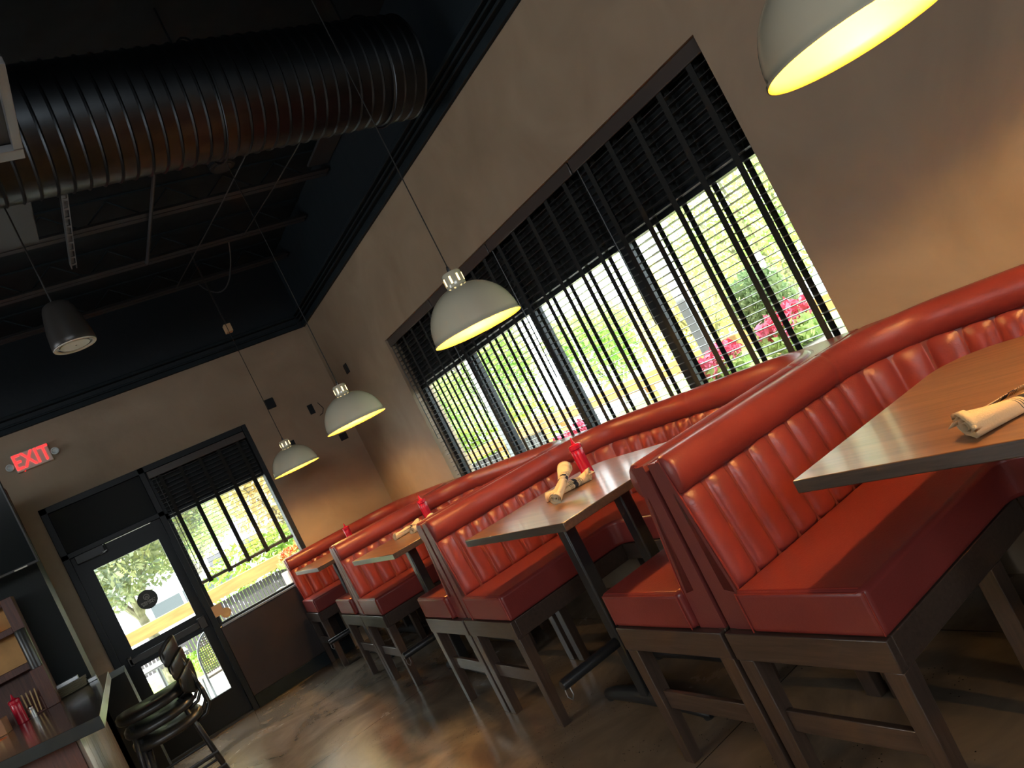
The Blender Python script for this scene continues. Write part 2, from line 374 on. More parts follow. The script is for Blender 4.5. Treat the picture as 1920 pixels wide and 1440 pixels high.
box_obj('window_sill', 'plaster', WX - .002, GX - .03, Y0, Y1, Z0 - .005, Z0 + .02, win, org=O1)

# ---- venetian blinds: local frame, slats run along local x, room side = -y
def make_blind(name, label, group, width, ztop, zbot, pitch, depth, ntape, loc, rz, wand=True, cord_side=1, infill_side=1):
    t = thing(name, label, 'blind', loc, rz, group)
    h = ztop - zbot
    # valance and headrail
    MB().box(0, width, -.012, 0, h - .075, h - .001).build('valance', 'blind_rail', t, bevel=.004)
    MB().box(.01, width - .01, .004, depth, h - .055, h - .004).build('headrail', 'blind', t)
    sl = MB(); z = .035
    while z < h - .075:
        x0, x1 = .012, width - .012
        v = []
        for x in (x0, x1):
            for yy, dz in ((0, 0), (depth * .5, .0022), (depth, 0)):
                v.append((x, yy + .002, z + dz + .0014)); v.append((x, yy + .002, z + dz - .0014))
        sl.add(v, [(0, 2, 8, 6), (2, 4, 10, 8), (1, 7, 9, 3), (3, 9, 11, 5), (0, 6, 7, 1), (4, 5, 11, 10), (0, 1, 3, 2), (2, 3, 5, 4), (6, 8, 9, 7), (8, 10, 11, 9)])
        z += pitch
    sl.build('slats', 'blind', t)
    MB().box(.01, width - .01, 0, depth, 0, .03).build('bottom_rail', 'blind_rail', t, bevel=.004)
    for k in range(ntape):
        x = width * (.10 + .80 * k / (ntape - 1))
        tp = MB()
        for yy in (-.002, depth + .004):
            tp.box(x - .017, x + .017, yy, yy + .0015, .0, h - .06)
        tp.box(x - .02, x + .02, -.004, depth + .006, -.012, .0)
        tp.build('ladder_tape', 'tape', t)
    if wand:
        MB().tube([(.05, -.02, h - .08), (.055, -.022, h - .55), (.05, -.02, h - 1.02)], .004, 6).build('tilt_wand', 'black_metal', t)
    return t
wd = ('nearest the camera, beside the bare plaster wall', 'second from the camera', 'third from the camera, right of the hanging lamp', 'farthest, by the room corner')
src = None
for k in range(4):
    # slats run along world y; room side is -x  -> local x = -world y, local y = +world x
    loc = (WX + .03, Y0 + WP * (k + 1) - .006, Z0 + .03); lab = 'dark blind of the long window, ' + wd[k]
    if src is None:
        src = make_blind('venetian_blind', lab, 'blinds of the long window', WP - .012, Z1 - Z0 - .03, 0, .0415, .05, 5, loc, -PI / 2)
    else:
        c = copy_tree(src); c.location = loc; c['label'] = lab

# ---- back wall: door and window
FY = BY + .04
dr = bpy.data.objects.new('door_1', None); C.objects.link(dr); dr.location = (.2, FY, 0); struct(dr); OD = (.2, FY, 0)
fr = MB()
fr.box(DX0, DX0 + .06, BY - .012, FY + .08, 0, DZ); fr.box(.60, .655, BY - .012, FY + .08, 0, DZ); fr.box(DX0, .655, BY - .012, FY + .08, DZ - .06, DZ); fr.box(DX0, .655, BY - .012, FY + .08, 2.075, 2.125)
fr.build('door_frame', 'frame_dark', dr, bevel=.004, org=OD)
box_obj('transom_panel', 'dark_infill', DX0 + .05, .61, FY, FY + .03, 2.12, DZ - .05, dr, org=OD)
lf = MB()
lx0, lx1 = -.2035, .5995; gx0, gx1 = -.075, .515
for a in ((lx0, gx0, .02, 2.0745), (gx1, lx1, .02, 2.0745), (gx0, gx1, .02, .30), (gx0, gx1, .90, 1.075), (gx0, gx1, 1.895, 2.07)):
    lf.box(a[0], a[1], FY, FY + .045, a[2], a[3])
leaf_o = lf.build('door_leaf', 'frame_dark', dr, org=OD)
box_obj('upper_glass', 'glass', gx0, gx1, FY + .018, FY + .026, 1.075, 1.895, leaf_o, org=OD)
box_obj('lower_glass', 'glass', gx0, gx1, FY + .018, FY + .026, .30, .90, leaf_o, org=OD)
pb = MB(); pb.box(-.14, .56, FY - .05, FY - .02, .95, 1.01); pb.box(-.15, -.11, FY - .05, FY, .94, 1.03); pb.box(.50, .57, FY - .06, FY, .93, 1.04)
pb.build('push_bar', 'black_metal', leaf_o, bevel=.006, org=OD)
cl = MB(); cl.box(-.17, .075, FY - .075, FY - .005, 1.995, 2.075)
co = cl.build('door_closer', 'steel', leaf_o, bevel=.006, org=OD)
MB().tube([(.03, FY - .05, 2.0), (.085, FY - .10, 2.01), (.09, FY - .03, 2.07)], .008, 8).build('closer_arm', 'steel_light', co, org=OD)
box_obj('threshold', 'steel', DX0 + .06, .6, BY - .01, FY + .08, 0, .018, dr, org=OD)
# decal on the door glass
dc = thing('round_decal', 'black round door decal reading EMERGENCY EXIT ONLY on the upper glass', 'sign', (.21, FY + .016, 1.425))
MB().lathe([(0, 0), (.090, 0), (.090, .001), (0, .001)], 48).build('decal_disc', 'disc', dc).rotation_euler = (PI / 2, 0, 0)
RX = Matrix.Rotation(PI / 2, 4, 'X')
text('lettering', 'EMERGENCY\nEXIT ONLY', .023, 'decal_white', dc, Matrix.Translation((0, -.0022, -.028)) @ RX, .0003)
lg = MB()
for r in (.026, .0225):
    pts = [(r * math.cos(a), -.0025, .026 + r * math.sin(a)) for a in [2 * PI * k / 32 for k in range(33)]]
    lg.tube(pts, .0009, 4, cap=False)
for r, zz in ((.014, .020), (.009, .020)):
    pts = [(-r, -.0025, zz - .008)] + [(r * math.cos(a), -.0025, zz + r * math.sin(a)) for a in [PI - PI * k / 12 for k in range(13)]] + [(r, -.0025, zz - .008)]
    lg.tube(pts, .0008, 4)
lg.tube([(-.014, -.0025, .014), (.014, -.0025, .014)], .0008, 4); lg.tube([(0, -.0025, .012), (0, -.0025, .032)], .0008, 4)
lg.build('crest', 'decal_white', dc)

# window beside the door
wx0, wx1 = .655, DX1
w2o = bpy.data.objects.new('window_2', None); C.objects.link(w2o); w2o.location = (1.18, FY, .87); struct(w2o); O2 = (1.18, FY, .87)
f2 = MB()
f2.box(wx1 - .05, wx1, BY - .012, FY + .08, 0, DZ); f2.box(wx0, wx1 - .05, BY - .012, FY + .08, DZ - .06, DZ); f2.box(wx0, wx1 - .05, FY + .02, FY + .08, 2.03, 2.09); f2.box(wx0, wx1 - .05, FY + .0, FY + .08, .86, .895)
f2.box(wx0, wx0 + .04, FY + .02, FY + .08, .86, DZ)
f2.build('window_frame', 'frame_dark', w2o, bevel=.004, org=O2)
box_obj('glass_pane', 'glass', wx0 + .04, wx1 - .05, FY + .045, FY + .052, .895, 2.03, w2o, org=O2)
box_obj('opaque_panel', 'dark_infill', wx0 + .04, wx1 - .05, FY + .03, FY + .06, 2.09, DZ - .06, w2o, org=O2)
box_obj('window_sill', 'steel_light', wx0 + .02, wx1 - .05, BY - .02, FY + .02, .855, .872, w2o, org=O2)
struct(box_obj('wall_panel', 'dark_wood_panel', wx0, wx1 - .05, BY - .008, FY + .06, 0, .852, bevel=.003)).name = 'trim_3'
struct(MB().box(wx0, 1.70, BY - .03, BY - .0085, .0, .13).build('baseboard_back', 'black_paint', bevel=.004))
make_blind('venetian_blind', 'dark venetian blind drawn partly down beside the exit door', 'back window blind', wx1 - .05 - wx0 - .02, DZ - .065, 1.31, .042, .05, 5, (wx0 + .01, BY - .03, 1.31), 0)
pp = box_obj('square_plate', 'paper', .655, .745, BY - .018, BY - .0125, .965, 1.075); tag(pp, 'small tan square plate on the mullion right of the exit door', 'plate')
st = thing('round_sticker', 'pale yellow round sticker in the lower left corner of the back window', 'sticker', (.765, FY + .043, .955))
MB().lathe([(0, 0), (.05, 0), (.05, .001), (0, .001)], 40).build('sticker_disc', 'kraft', st).rotation_euler = (PI / 2, 0, 0)
rg = MB(); rg.tube([(.036 * math.cos(a), -.002, .036 * math.sin(a)) for a in [2 * PI * k / 32 for k in range(33)]], .0012, 4, cap=False); rg.build('printed_ring', 'fence_wood', st)

# ================================================================== BOOTHS
XA = 1.405; XW = 2.756; WH = 1.008; RR = .42; XP = 1.437; CX = 2.1
def upath(step=.0115):
    pts = []   # (x, y, nx, ny, s_inner)
    n = int((XW - RR - XP) / step) + 1; s = 0
    def addp(x, y, nx, ny):
        pts.append([x, y, nx, ny, 0])
    for i in range(n + 1): addp(XP + (XW - RR - XP) * i / n, WH, 0, -1)
    na = int((RR - .1) * PI / 2 / step)
    for i in range(1, na + 1):
        a = PI / 2 - PI / 2 * i / na; addp(XW - RR + RR * math.cos(a), WH - RR + RR * math.sin(a), -math.cos(a), -math.sin(a))
    nw = int(2 * (WH - RR) / step)
    for i in range(1, nw + 1): addp(XW, (WH - RR) - 2 * (WH - RR) * i / nw, -1, 0)
    for i in range(1, na + 1):
        a = -PI / 2 * i / na; addp(XW - RR + RR * math.cos(a), -(WH - RR) + RR * math.sin(a), -math.cos(a), -math.sin(a))
    for i in range(1, n + 1): addp(XW - RR - (XW - RR - XP) * i / n, -WH, 0, 1)
    for i in range(1, len(pts)):
        a, b = pts[i - 1], pts[i]; d = .1
        pts[i][4] = a[4] + math.hypot(b[0] + b[2] * d - a[0] - a[2] * d, b[1] + b[3] * d - a[1] - a[3] * d)
    return pts
UP = upath(); TOT = UP[-1][4]; NFL = round(TOT / .113)
def pv(p, d, z): return (p[0] + p[2] * d, p[1] + p[3] * d, z)
def sweep(mb, prof, path, closed=True, caps=True):
    rows = [[pv(p, *(q(p) if callable(q) else q)) for q in prof] for p in path]
    mb.quadstrip(rows, close=closed)
    if caps:
        n = len(prof); b = len(mb.v) - len(rows) * n
        mb.f.append(tuple(b + i for i in range(n))); mb.f.append(tuple(b + (len(rows) - 1) * n + i for i in range(n - 1, -1, -1))); mb.mi += [mb.cur] * 2
def make_booth(label, group):
    t = thing('booth', label, 'booth seat', (CX, 0, 0), 0, group); OR = (CX, 0, 0)
    coarse = UP[::4] + ([UP[-1]] if (len(UP) - 1) % 4 else [])
    # outer shell: the tapering end panels seen from the aisle
    mb = MB(); sweep(mb, [(.002, .565), (.002, 1.136), (.058, 1.138), (.112, .70), (.118, .565)], coarse)
    shell_o = mb.build('back_shell', 'panel_vinyl', t, smooth=True, org=OR)
    # piping round the end panels and along the top edge
    pi = MB()
    for sgn in (1, -1):
        y = lambda d: sgn * (WH - d)
        pi.tube([(XP + .003, y(.126), .57), (XP + .003, y(.119), .72), (XP + .003, y(.055), 1.137), (XP + .003, y(.006), 1.137)], .0032, 6)
    sweep(pi, [(.046 + .0035 * math.cos(a), 1.139 + .0035 * math.sin(a)) for a in [2 * PI * k / 6 for k in range(6)]], coarse)
    pi.build('piping', 'piping', shell_o, smooth=True, org=OR)
    # top roll
    ro = MB(); prof = []
    for k in range(15):
        a = math.radians(120 - 360 * k / 15); prof.append((.060 + .050 * math.cos(a) * (1.0 if math.cos(a) > 0 else .8), 1.085 + .068 * math.sin(a)))
    rows = []
    seams = [.001, .5 * (1 - .0), .999]
    arc0 = (XW - RR - XP) / TOT; arc1 = 1 - arc0
    for p_ in UP:
        p = list(p_)
        if p_ is UP[0] or p_ is UP[-1]: p[0] += .006
        u = p[4] / TOT; g = 0
        for sm in (arc0 - .0, .5, arc1): g = max(g, math.exp(-((u - sm) * TOT / .006) ** 2))
        e = min(p[4], TOT - p[4]); eb = 1 - .10 * math.exp(-(e / .008) ** 1.0)
        sc = (1 - .055 * g) * eb; wv = .0022 * math.sin(p[4] * 9.3) + .0016 * math.sin(p[4] * 23.1 + 1)
        rows.append([pv(p, .06 + (d - .06) * sc + wv, 1.083 + (z - 1.083) * sc) for d, z in prof])
    ro.quadstrip(rows, close=True); n = len(prof)
    ro.f.append(tuple(range(n))); ro.f.append(tuple((len(rows) - 1) * n + i for i in range(n - 1, -1, -1))); ro.mi += [0, 0]
    ro.build('top_roll', 'vinyl', t, smooth='full', org=OR)
    # channelled back
    ch = MB(); rows = []; NZ = 14
    for p in UP:
        u = (p[4] / TOT * NFL) % 1.0
        if p is UP[-1] or p is UP[0]: u = 0.0
        bu = (1 - abs(2 * u - 1) ** 2.0) ** .60
        row = [pv(p, .06, .70)]
        for j in range(NZ + 1):
            v_ = j / NZ; z = .69 + (1.028 - .69) * v_; base = .106 - .044 * v_
            puff = (1 - max(0, (v_ - .80) / .20) ** 3 * .95) * (1 - max(0, (.10 - v_) / .10) ** 2 * .6)
            row.append(pv(p, base + .034 * bu * puff - (.004 if bu < .1 else 0), z + .008 * bu * (v_ > .9)))
        row.append(pv(p, .05, 1.03)); rows.append(row)
    ch.quadstrip(rows, close=True); n = len(rows[0])
    ch.f.append(tuple(range(n))); ch.f.append(tuple((len(rows) - 1) * n + i for i in range(n - 1, -1, -1))); ch.mi += [0, 0]
    ch.build('channelled_back', 'vinyl', t, smooth='full', org=OR)
    # corner caps between the curve and the window wall
    for sgn in (1, -1):
        cp = MB(); arc = []
        for i in range(13):
            a = PI / 2 * i / 12; arc.append((XW - RR + (RR - .03) * math.cos(a), sgn * (WH - RR + (RR - .03) * math.sin(a))))
        cp.prism([(XW, sgn * (WH - RR))] + arc[:] + [(XW - RR, sgn * WH), (XW, sgn * WH)], .565, 1.138)
        cp.build('corner_cap', 'vinyl', t, smooth=True, bevel=.006, org=OR)
    # seat
    def useat(d_in, d_out, x0, r=.06):
        o = []
        o.append((x0, WH - d_out)); o.append((XW - RR, WH - d_out))
        for i in range(1, 9):
            a = PI / 2 - PI / 2 * i / 8; ro_ = RR - d_out; o.append((XW - RR + ro_ * math.cos(a), WH - RR + ro_ * math.sin(a)))
        half = o[:]
        o = half + [(x, -y) for x, y in reversed(half)]
        xi = XW - d_in; yi = WH - d_in
        inn = [(x0, yi), (xi - r, yi)]
        for i in range(1, 5):
            a = PI / 2 - PI / 2 * i / 4; inn.append((xi - r + r * math.cos(a), yi - r + r * math.sin(a)))
        inn = inn + [(x, -y) for x, y in reversed(inn)]
        return o + list(reversed(inn))
    sb = MB().prism(useat(.572, .120, XA + .006), .568, .704)
    seat_o = sb.build('seat', 'vinyl', t, bevel=.018, seg=4, org=OR)
    for sgn in (1, -1):
        y = lambda d: sgn * (WH - d); st_ = MB()
        st_.tube([(XA + .004, y(.55), .697), (XA + .004, y(.13), .697)], .0022, 6); st_.tube([(XA + .018, y(.55), .7035), (XA + .018, y(.13), .7035)], .0016, 6)
        st_.tube([(XA + .005, y(.128), .70), (XA + .005, y(.128), .572)], .0022, 6); st_.tube([(XA + .01, y(.566), .695), (XA + .01, y(.566), .575)], .0022, 6)
        st_.build('seat_piping', 'piping', seat_o, smooth=True, org=OR)
    # apron
    ap = MB()
    for sgn in (1, -1):
        ya, yb = sgn * (WH - .001), sgn * (WH - .568)
        ap.box(XA, XA + .026, min(ya, yb), max(ya, yb), .476, .567)
        yc, yd = sgn * (WH - .568), sgn * (WH - .544); ap.box(XA + .026, XW - .57, min(yc, yd), max(yc, yd), .476, .567)
        yc, yd = sgn * (WH - .03), sgn * (WH - .001); ap.box(XA + .026, XW, min(yc, yd), max(yc, yd), .476, .567)
    ap.box(XW - .57, XW - .545, -(WH - .568), WH - .568, .476, .567)
    ap.build('apron', 'frame_wood', t, bevel=.003, org=OR)
    MB().prism(useat(.545, .03, XA + .027, r=.02), .545, .566).build('seat_board', 'frame_wood', t, org=OR)
    for sgn in (1, -1):
        for (x, d, dx) in ((XA + .034, .537, .006), (XA + .034, .033, 0), (1.945, .537, 0), (1.945, .045, 0), (XW - .05, .045, 0)):
            hw = .030
            MB().taper((x, sgn * (WH - d), 0), (.024, .024 if dx else hw, 0), (x, sgn * (WH - d), .4755), (.030, hw, 0)).build('leg', 'leg_wood', t, bevel=.003, org=OR)
        ya, yb = sgn * (WH - .064), sgn * (WH - .508)
        MB().box(XA + .026, XA + .046, min(ya, yb), max(ya, yb), .222, .292).build('stretcher', 'frame_wood', t, bevel=.003, org=OR)
    # leg under the window side
    for sgn in (1, -1):
        MB().taper((XW - .535, sgn * .2, 0), (.024, .024, 0), (XW - .535, sgn * .2, .4755), (.028, .028, 0)).build('leg', 'leg_wood', t, bevel=.003, org=OR)
    return t
YC = (.835, 2.870, 4.905, 6.925)
bl = ('nearest the camera, cut by the right edge',
      'second from the camera, around the crossed napkins',
      'third from the camera, under the second farthest dome lamp',
      'farthest from the camera, against the back wall')
b0 = make_booth('red channelled vinyl U-shaped booth ' + bl[0], 'red booths along the window wall'); b0.location.y = YC[0]
for k in (1, 2, 3):
    c = copy_tree(b0); c.location.y = YC[k]; c['label'] = 'red channelled vinyl U-shaped booth ' + bl[k]

# ================================================================== TABLES
def make_table(label, group):
    t = thing('booth_table', label, 'table', (1.82, 0, 0), 0, group); OR = (1.82, 0, 0)
    poly = [(1.395, .463), (1.395, -.463)]
    r = .16; X1 = 2.262
    for sgn in (-1, 1):
        pts = []
        for i in range(11):
            a = PI / 2 * i / 10; pts.append((X1 - r + r * math.sin(a), sgn * (.463 - r + r * math.cos(a))))
        poly += pts if sgn < 0 else pts[::-1]
    top = MB().prism(poly, .9805, 1.016); top.mi = [0] * len(top.f)
    for i, f in enumerate(top.f): top.mi[i] = 0 if i < 2 else 1
    top.build('tabletop', ['table_wood', 'table_edge'], t, bevel=.003, org=OR)
    for x in (1.665, 2.02):
        cl_ = MB(); cl_.box(x - .033, x + .033, -.033, .033, .055, .972)
        col_o = cl_.build('column', 'black_metal', t, bevel=.008, org=OR)
        MB().box(x - .14, x + .14, -.30, .30, .968, .9795).build('mounting_plate', 'black_metal', col_o, org=OR)
        ft = MB()
        for sgn in (1, -1):
            pts = [(x, 0, .058), (x, sgn * .10, .058), (x, sgn * .26, .045), (x, sgn * .35, .030), (x, sgn * .372, .020)]
            ft.tube(pts, [.040, .040, .034, .027, .016], 12)
        foot_o = ft.build('foot', 'black_metal', t, smooth=True, org=OR)
        for sgn in (1, -1):
            MB().lathe([(0, 0), (.02, 0), (.022, .012), (0, .014)], 16, (x, sgn * .345, 0)).build('levelling_foot', 'black_metal', foot_o, smooth=True, org=OR)
    rail_o = MB().tube([(1.30, 0, .345), (1.31, 0, .345), (2.02, 0, .345)], [.020, .024, .024], 14).build('foot_rail', 'black_metal', t, smooth=True, org=OR)
    MB().tube([(1.305, 0, .324), (1.30, -.006, .295), (1.312, -.012, .275), (1.328, -.006, .29), (1.33, 0, .322)], .003, 6).build('bag_hook', 'steel_light', rail_o, smooth=True, org=OR)
    return t
tl = ('nearest the camera, with one striped napkin roll', 'second from the camera, holding crossed napkin rolls and a ketchup bottle',
      'third from the camera, with napkin rolls at its near edge', 'farthest from the camera, small at the back beside the window')
t0 = make_table('dark walnut booth table ' + tl[0], 'booth tables'); t0.location.y = YC[0]
for k in (1, 2, 3):
    c = copy_tree(t0); c.location.y = YC[k]; c['label'] = 'dark walnut booth table ' + tl[k]

# ---- ketchup bottles
def make_bottle(loc, label, group, s=1.0):
    t = thing('ketchup_bottle', label, 'bottle', loc, 0, group)
    prof = [(0, 0), (.028, 0), (.032, .004), (.031, .05), (.031, .10), (.032, .137), (.028, .143), (0, .143)]
    MB().lathe([(r * s, z * s) for r, z in prof], 28).build('bottle_body', 'ketchup', t, smooth=True)
    cap = [(0, .1435), (.034, .1435), (.034, .160), (.028, .166), (.012, .169), (.009, .176), (.0035, .203), (0, .204)]
    MB().lathe([(r * s, z * s) for r, z in cap], 28).build('nozzle_cap', 'ketchup', t, smooth=True)
    return t
kb = make_bottle((2.045, 3.075, 1.0165), 'red squeeze ketchup bottle on the second table, behind the crossed napkins', 'ketchup bottles')
for loc, lab in (((1.985, 5.14, 1.0165), 'red squeeze ketchup bottle on the third table, sticking up behind a booth back'), ((1.94, 7.12, 1.0165), 'red squeeze ketchup bottle on the farthest table, near the back wall'),
                 ((-.775, 6.10, 1.0955), 'red squeeze ketchup bottle on the dark bar counter at lower left')):
    c = copy_tree(kb); c.location = loc; c['label'] = lab

# ---- napkin rolls
def make_napkin(loc, rz, label, group, L=.24):
    t = thing('napkin_roll', label, 'napkin', loc, rz, group)
    rnd = random.Random(3)
    rows = []; N = 26; Kn = 28
    for i in range(N + 1):
        u = i / N; x = (u - .5) * L
        r = .0215 + .018 * max(0, (u - .55) / .45) ** 1.3 + .010 * max(0, (.55 - u) / .55) ** 1.1
        row = []
        for k in range(Kn):
            a = 2 * PI * k / Kn
            spiral = 1 + .10 * ((k / Kn)) + .05 * math.sin(3 * a + u * 7)
            zz = r * .78 * spiral * math.sin(a)
            row.append((x + .010 * math.sin(a * 1 + 1) * (u > .95 or u < .05), r * spiral * math.cos(a), max(0.001, zz + r * .66)))
        rows.append(row)
    # fold the ends inward to leave an open hollow
    inner0 = [(p[0] + .024, p[1] * .86, .002 + (p[2]) * .86 + .002) for p in rows[0]]
    inner1 = [(p[0] - .024, p[1] * .88, .002 + (p[2]) * .88 + .002) for p in rows[-1]]
    b = MB(); b.quadstrip([inner0] + rows + [inner1], close=True)
    n = Kn; b.f.append(tuple(range(n))); b.f.append(tuple((N + 2) * n + i for i in range(n - 1, -1, -1))); b.mi += [0, 0]
    b.build('rolled_cloth', 'stripes', t, smooth='full')
    for e, sg_ in ((0, 1), (N, -1)):     # rolled layers showing in the open ends
        r0 = .0215 + (.018 if e else .010); x0 = (e / N - .5) * L; sp_ = []
        for k in range(49):
            a = 2 * PI * k / 20; rr_ = r0 * (.80 - .60 * k / 48)
            sp_.append([(x0 + sg_ * .001, rr_ * math.cos(a), max(.002, rr_ * .78 * math.sin(a) + r0 * .68)), (x0 + sg_ * .024, rr_ * math.cos(a), max(.002, rr_ * .78 * math.sin(a) + r0 * .68))])
        so = MB().quadstrip(sp_).build('inner_fold', 'napkin', t, smooth='full', fix=False); md = so.modifiers.new('thick', 'SOLIDIFY'); md.thickness = .0012
    # loose outer flap
    fl = MB(); rr = []
    for i in range(13):
        u = i / 12; x = (u - .5) * L * .98
        rr.append([(x + .01 * j, -.010 - .010 * j - .004 * math.sin(u * 6), .043 - .0035 * j * j - .002 * math.sin(u * 9)) for j in (0, 1, 2)])
    fl.quadstrip(rr); o = fl.build('loose_flap', 'stripes', t, smooth='full', fix=False)
    md = o.modifiers.new('thick', 'SOLIDIFY'); md.thickness = .0015
    return t
def cutlery(t, L=.24):
    k = MB(); k.box(-L * .5 - .03, -L * .5 + .04, -.008, .006, .018, .020); k.build('knife_end', 'chrome', t, bevel=.001)
n0 = make_napkin((1.585, .80, 1.0165), math.radians(149), 'striped cream napkin roll on the nearest brown table', 'napkin rolls', .30)
cutlery(n0, .30)
n1 = make_napkin((1.79, 3.02, 1.0165), math.radians(53), 'napkin roll propped up across the other one, second table', 'napkin rolls')
n1.location = (1.759, 2.881, 1.0605); n1.rotation_euler = (0, math.radians(-20), math.radians(30))
for loc, rz, lab in (((1.835, 2.955, 1.0165), -27, 'napkin roll lying across just in front of the ketchup bottle, second table'),
                     ((1.80, 5.165, 1.0165), 14, 'napkin roll at the near left edge of the third table'), ((1.85, 4.97, 1.0165), 25, 'pale napkin roll half hidden by the booth panel, third table')):
    c = copy_tree(n1); c.location = loc; c.rotation_euler = (0, 0, math.radians(rz)); c['label'] = lab

# ================================================================== PENDANT LAMPS
def make_lamp(name, label, group, s=1.0, cord_len=1.9, bulb='bulb'):
    t = thing(name, label, 'lamp', (0, 0, 0), 0, group)
    R_ = .213; H_ = .205
    out = [(R_ + .006, -.003), (R_ + .006, .004), (R_ - .001, .006)]
    for k in range(1, 17):
        a = PI / 2 * k / 16 * .86; out.append((R_ * math.cos(a) ** .88, .008 + H_ * math.sin(a) / math.sin(PI / 2 * .86)))
    out = [(max(r, .048), z) for r, z in out]
    out += [(.046, H_ + .012)]
    b = MB(); b.lathe(out, 64)
    b.build('shade_outside', 'enamel', t, smooth='full')
    inn = [(R_ + .004, -.003)] + [(r - .004, z - .003) for r, z in out[2:-1]] + [(.03, H_ + .004), (0, H_ + .004)]
    MB().lathe(inn, 64).build('shade_inside', 'enamel_in', t, smooth='full')
    nk = [(.046, H_ + .008), (.0475, H_ + .016), (.0475, H_ + .074), (.042, H_ + .082), (.012, H_ + .086), (0, H_ + .086)]
    neck_o = MB().lathe(nk, 40).build('neck', 'enamel', t, smooth=True)
    for k in range(8):
        a = 2 * PI * k / 8; sb = MB()
        ca, sa = math.cos(a), math.sin(a)
        v = []
        for rr_ in (.0470, .0482):
            for (q, z) in ((-.0045, .026), (.0045, .026), (.0045, .062), (-.0045, .062)):
                v.append((rr_ * ca - q * sa, rr_ * sa + q * ca, H_ + z))
        sb.add(v, [(0, 1, 2, 3), (4, 7, 6, 5), (0, 4, 5, 1), (1, 5, 6, 2), (2, 6, 7, 3), (3, 7, 4, 0)])
        sb.build('vent_slot', 'slot', neck_o)
    MB().lathe([(.0, H_ + .087), (.010, H_ + .087), (.009, H_ + .105), (.005, H_ + .115), (0, H_ + .116)], 14).build('cord_grip', 'chrome', t, smooth=True)
    MB().tube([(0, 0, H_ + .112), (0, 0, cord_len)], .0032, 6).build('cord', 'cord', t)
    MB().lathe([(0, cord_len - .03), (.06, cord_len - .03), (.06, cord_len), (0, cord_len)], 24).build('ceiling_canopy', 'black_metal', t, smooth=True)
    pb_ = [(.0, .062)]
    for k in range(1, 9):
        a = -PI / 2 + PI * k / 10; pb_.append((.030 * math.cos(a), .092 + .030 * math.sin(a)))
    pb_ += [(.015, .13), (.015, .17), (0, .17)]
    MB().lathe(pb_, 20).build('bulb', bulb, t, smooth='full')
    return t
ll = ('very large at the upper right, cut by the picture edge', 'hanging in front of the long window blinds', 'hanging before the corner of the room, second smallest', 'smallest, hanging near the window by the exit door')
lm = make_lamp('pendant_lamp', 'cream enamel dome pendant lamp ' + ll[0], 'dome lamps over the booths', cord_len=HC - 1.885 - .001)
lm.location = (1.735, YC[0] , 1.885)
for k in (1, 2, 3):
    c = copy_tree(lm); c.location = (1.732, YC[k], 1.885); c['label'] = 'cream enamel dome pendant lamp ' + ll[k]
# unseen pendant lamps added as fill light, outside the frame left and behind
for k, (x, y) in enumerate(((-2.3, 4.2), (-2.3, 2.2), (-2.3, .2), (1.735, -1.2), (-3.2, 3.2), (-3.2, 0.8))):
    c = copy_tree(lm); c.location = (x, y, 2.0); c['group'] = 'added stand-in dome lamps'
    c['label'] = 'unseen cream enamel dome pendant lamp added as fill light, outside the view'

# ================================================================== CEILING
# bar joists
def make_joist(label, group):
    t = thing('ceiling_joist', label, 'joist', (-1.6, 0, 4.0), 0, group)
    b = MB(); b.box(-4.3, 4.34, -.062, -.006, -.004, .004); b.box(-4.3, 4.34, .006, .062, -.004, .004); b.box(-4.3, 4.34, -.008, -.004, 0, .04); b.box(-4.3, 4.34, .004, .008, 0, .04)
    b.build('bottom_chord', 'steel', t)
    b = MB(); b.box(-4.3, 4.34, -.045, .045, .185, .199); b.build('top_chord', 'black_paint', t)
    b = MB(); x = -4.2; up = 0; pts = []
    while x < 4.3:
        pts.append((x, 0, .01 if up == 0 else .185)); up = 1 - up; x += .22
    b.tube(pts, .008, 6); b.build('web_rods', 'black_paint', t)
    return t
jn = ('just past the round duct, nearest of the visible ones', 'second past the round duct, meeting the straight pipe', 'third past the round duct', 'last before the back wall')
j0 = make_joist('black open web ceiling joist ' + jn[0], 'ceiling joists'); j0.location.y = 5.60
for k, y in enumerate((6.48, 7.36)):
    c = copy_tree(j0); c.location.y = y; c['label'] = 'black open web ceiling joist ' + jn[k + 1]
for y, la in ((3.55 - .62, 'on the near side of the round duct'), (2.05, 'nearest the camera at the top left corner')):
    c = copy_tree(j0); c.location.y = y; c['label'] = 'black open web ceiling joist ' + la
# spiral duct
du = MB(); rows = []; DYc, DZc, DR = 3.615, 3.638, .292
x = -5.9
prof = []
while x < 2.50:
    prof += [(x, 0), (x + .056, 0), (x + .060, .004), (x + .064, .008), (x + .068, .004)]; x += .072
prof += [(2.52, 0), (2.53, -.02), (2.535, -.29)]
for xx, dr_ in prof:
    rows.append([(xx, DYc + (DR + dr_) * math.cos(a), DZc + (DR + dr_) * math.sin(a)) for a in [2 * PI * k / 72 for k in range(72)]])
du.quadstrip(rows, close=True)
o = du.build('spiral_duct', 'duct', smooth=True); tag(o, 'big round ribbed metal air duct crossing under the ceiling', 'duct')
# duct hangers
for k, x in enumerate((.2, 1.3, 2.3)):
    h = MB(); h.tube([(x, DYc + (DR + .018) * math.cos(a), DZc + (DR + .018) * math.sin(a)) for a in [2 * PI * q / 40 for q in range(41)]], .006, 6, cap=False)
    h.tube([(x, DYc, DZc + DR + .016), (x, DYc, HC - .002)], .006, 6)
    tag(h.build('duct_hanger', 'duct', smooth=True), 'thin metal strap hanger around the round duct, ' + ('near its left part', 'near its middle', 'near its right end')[k], 'hanger', 'duct hangers')
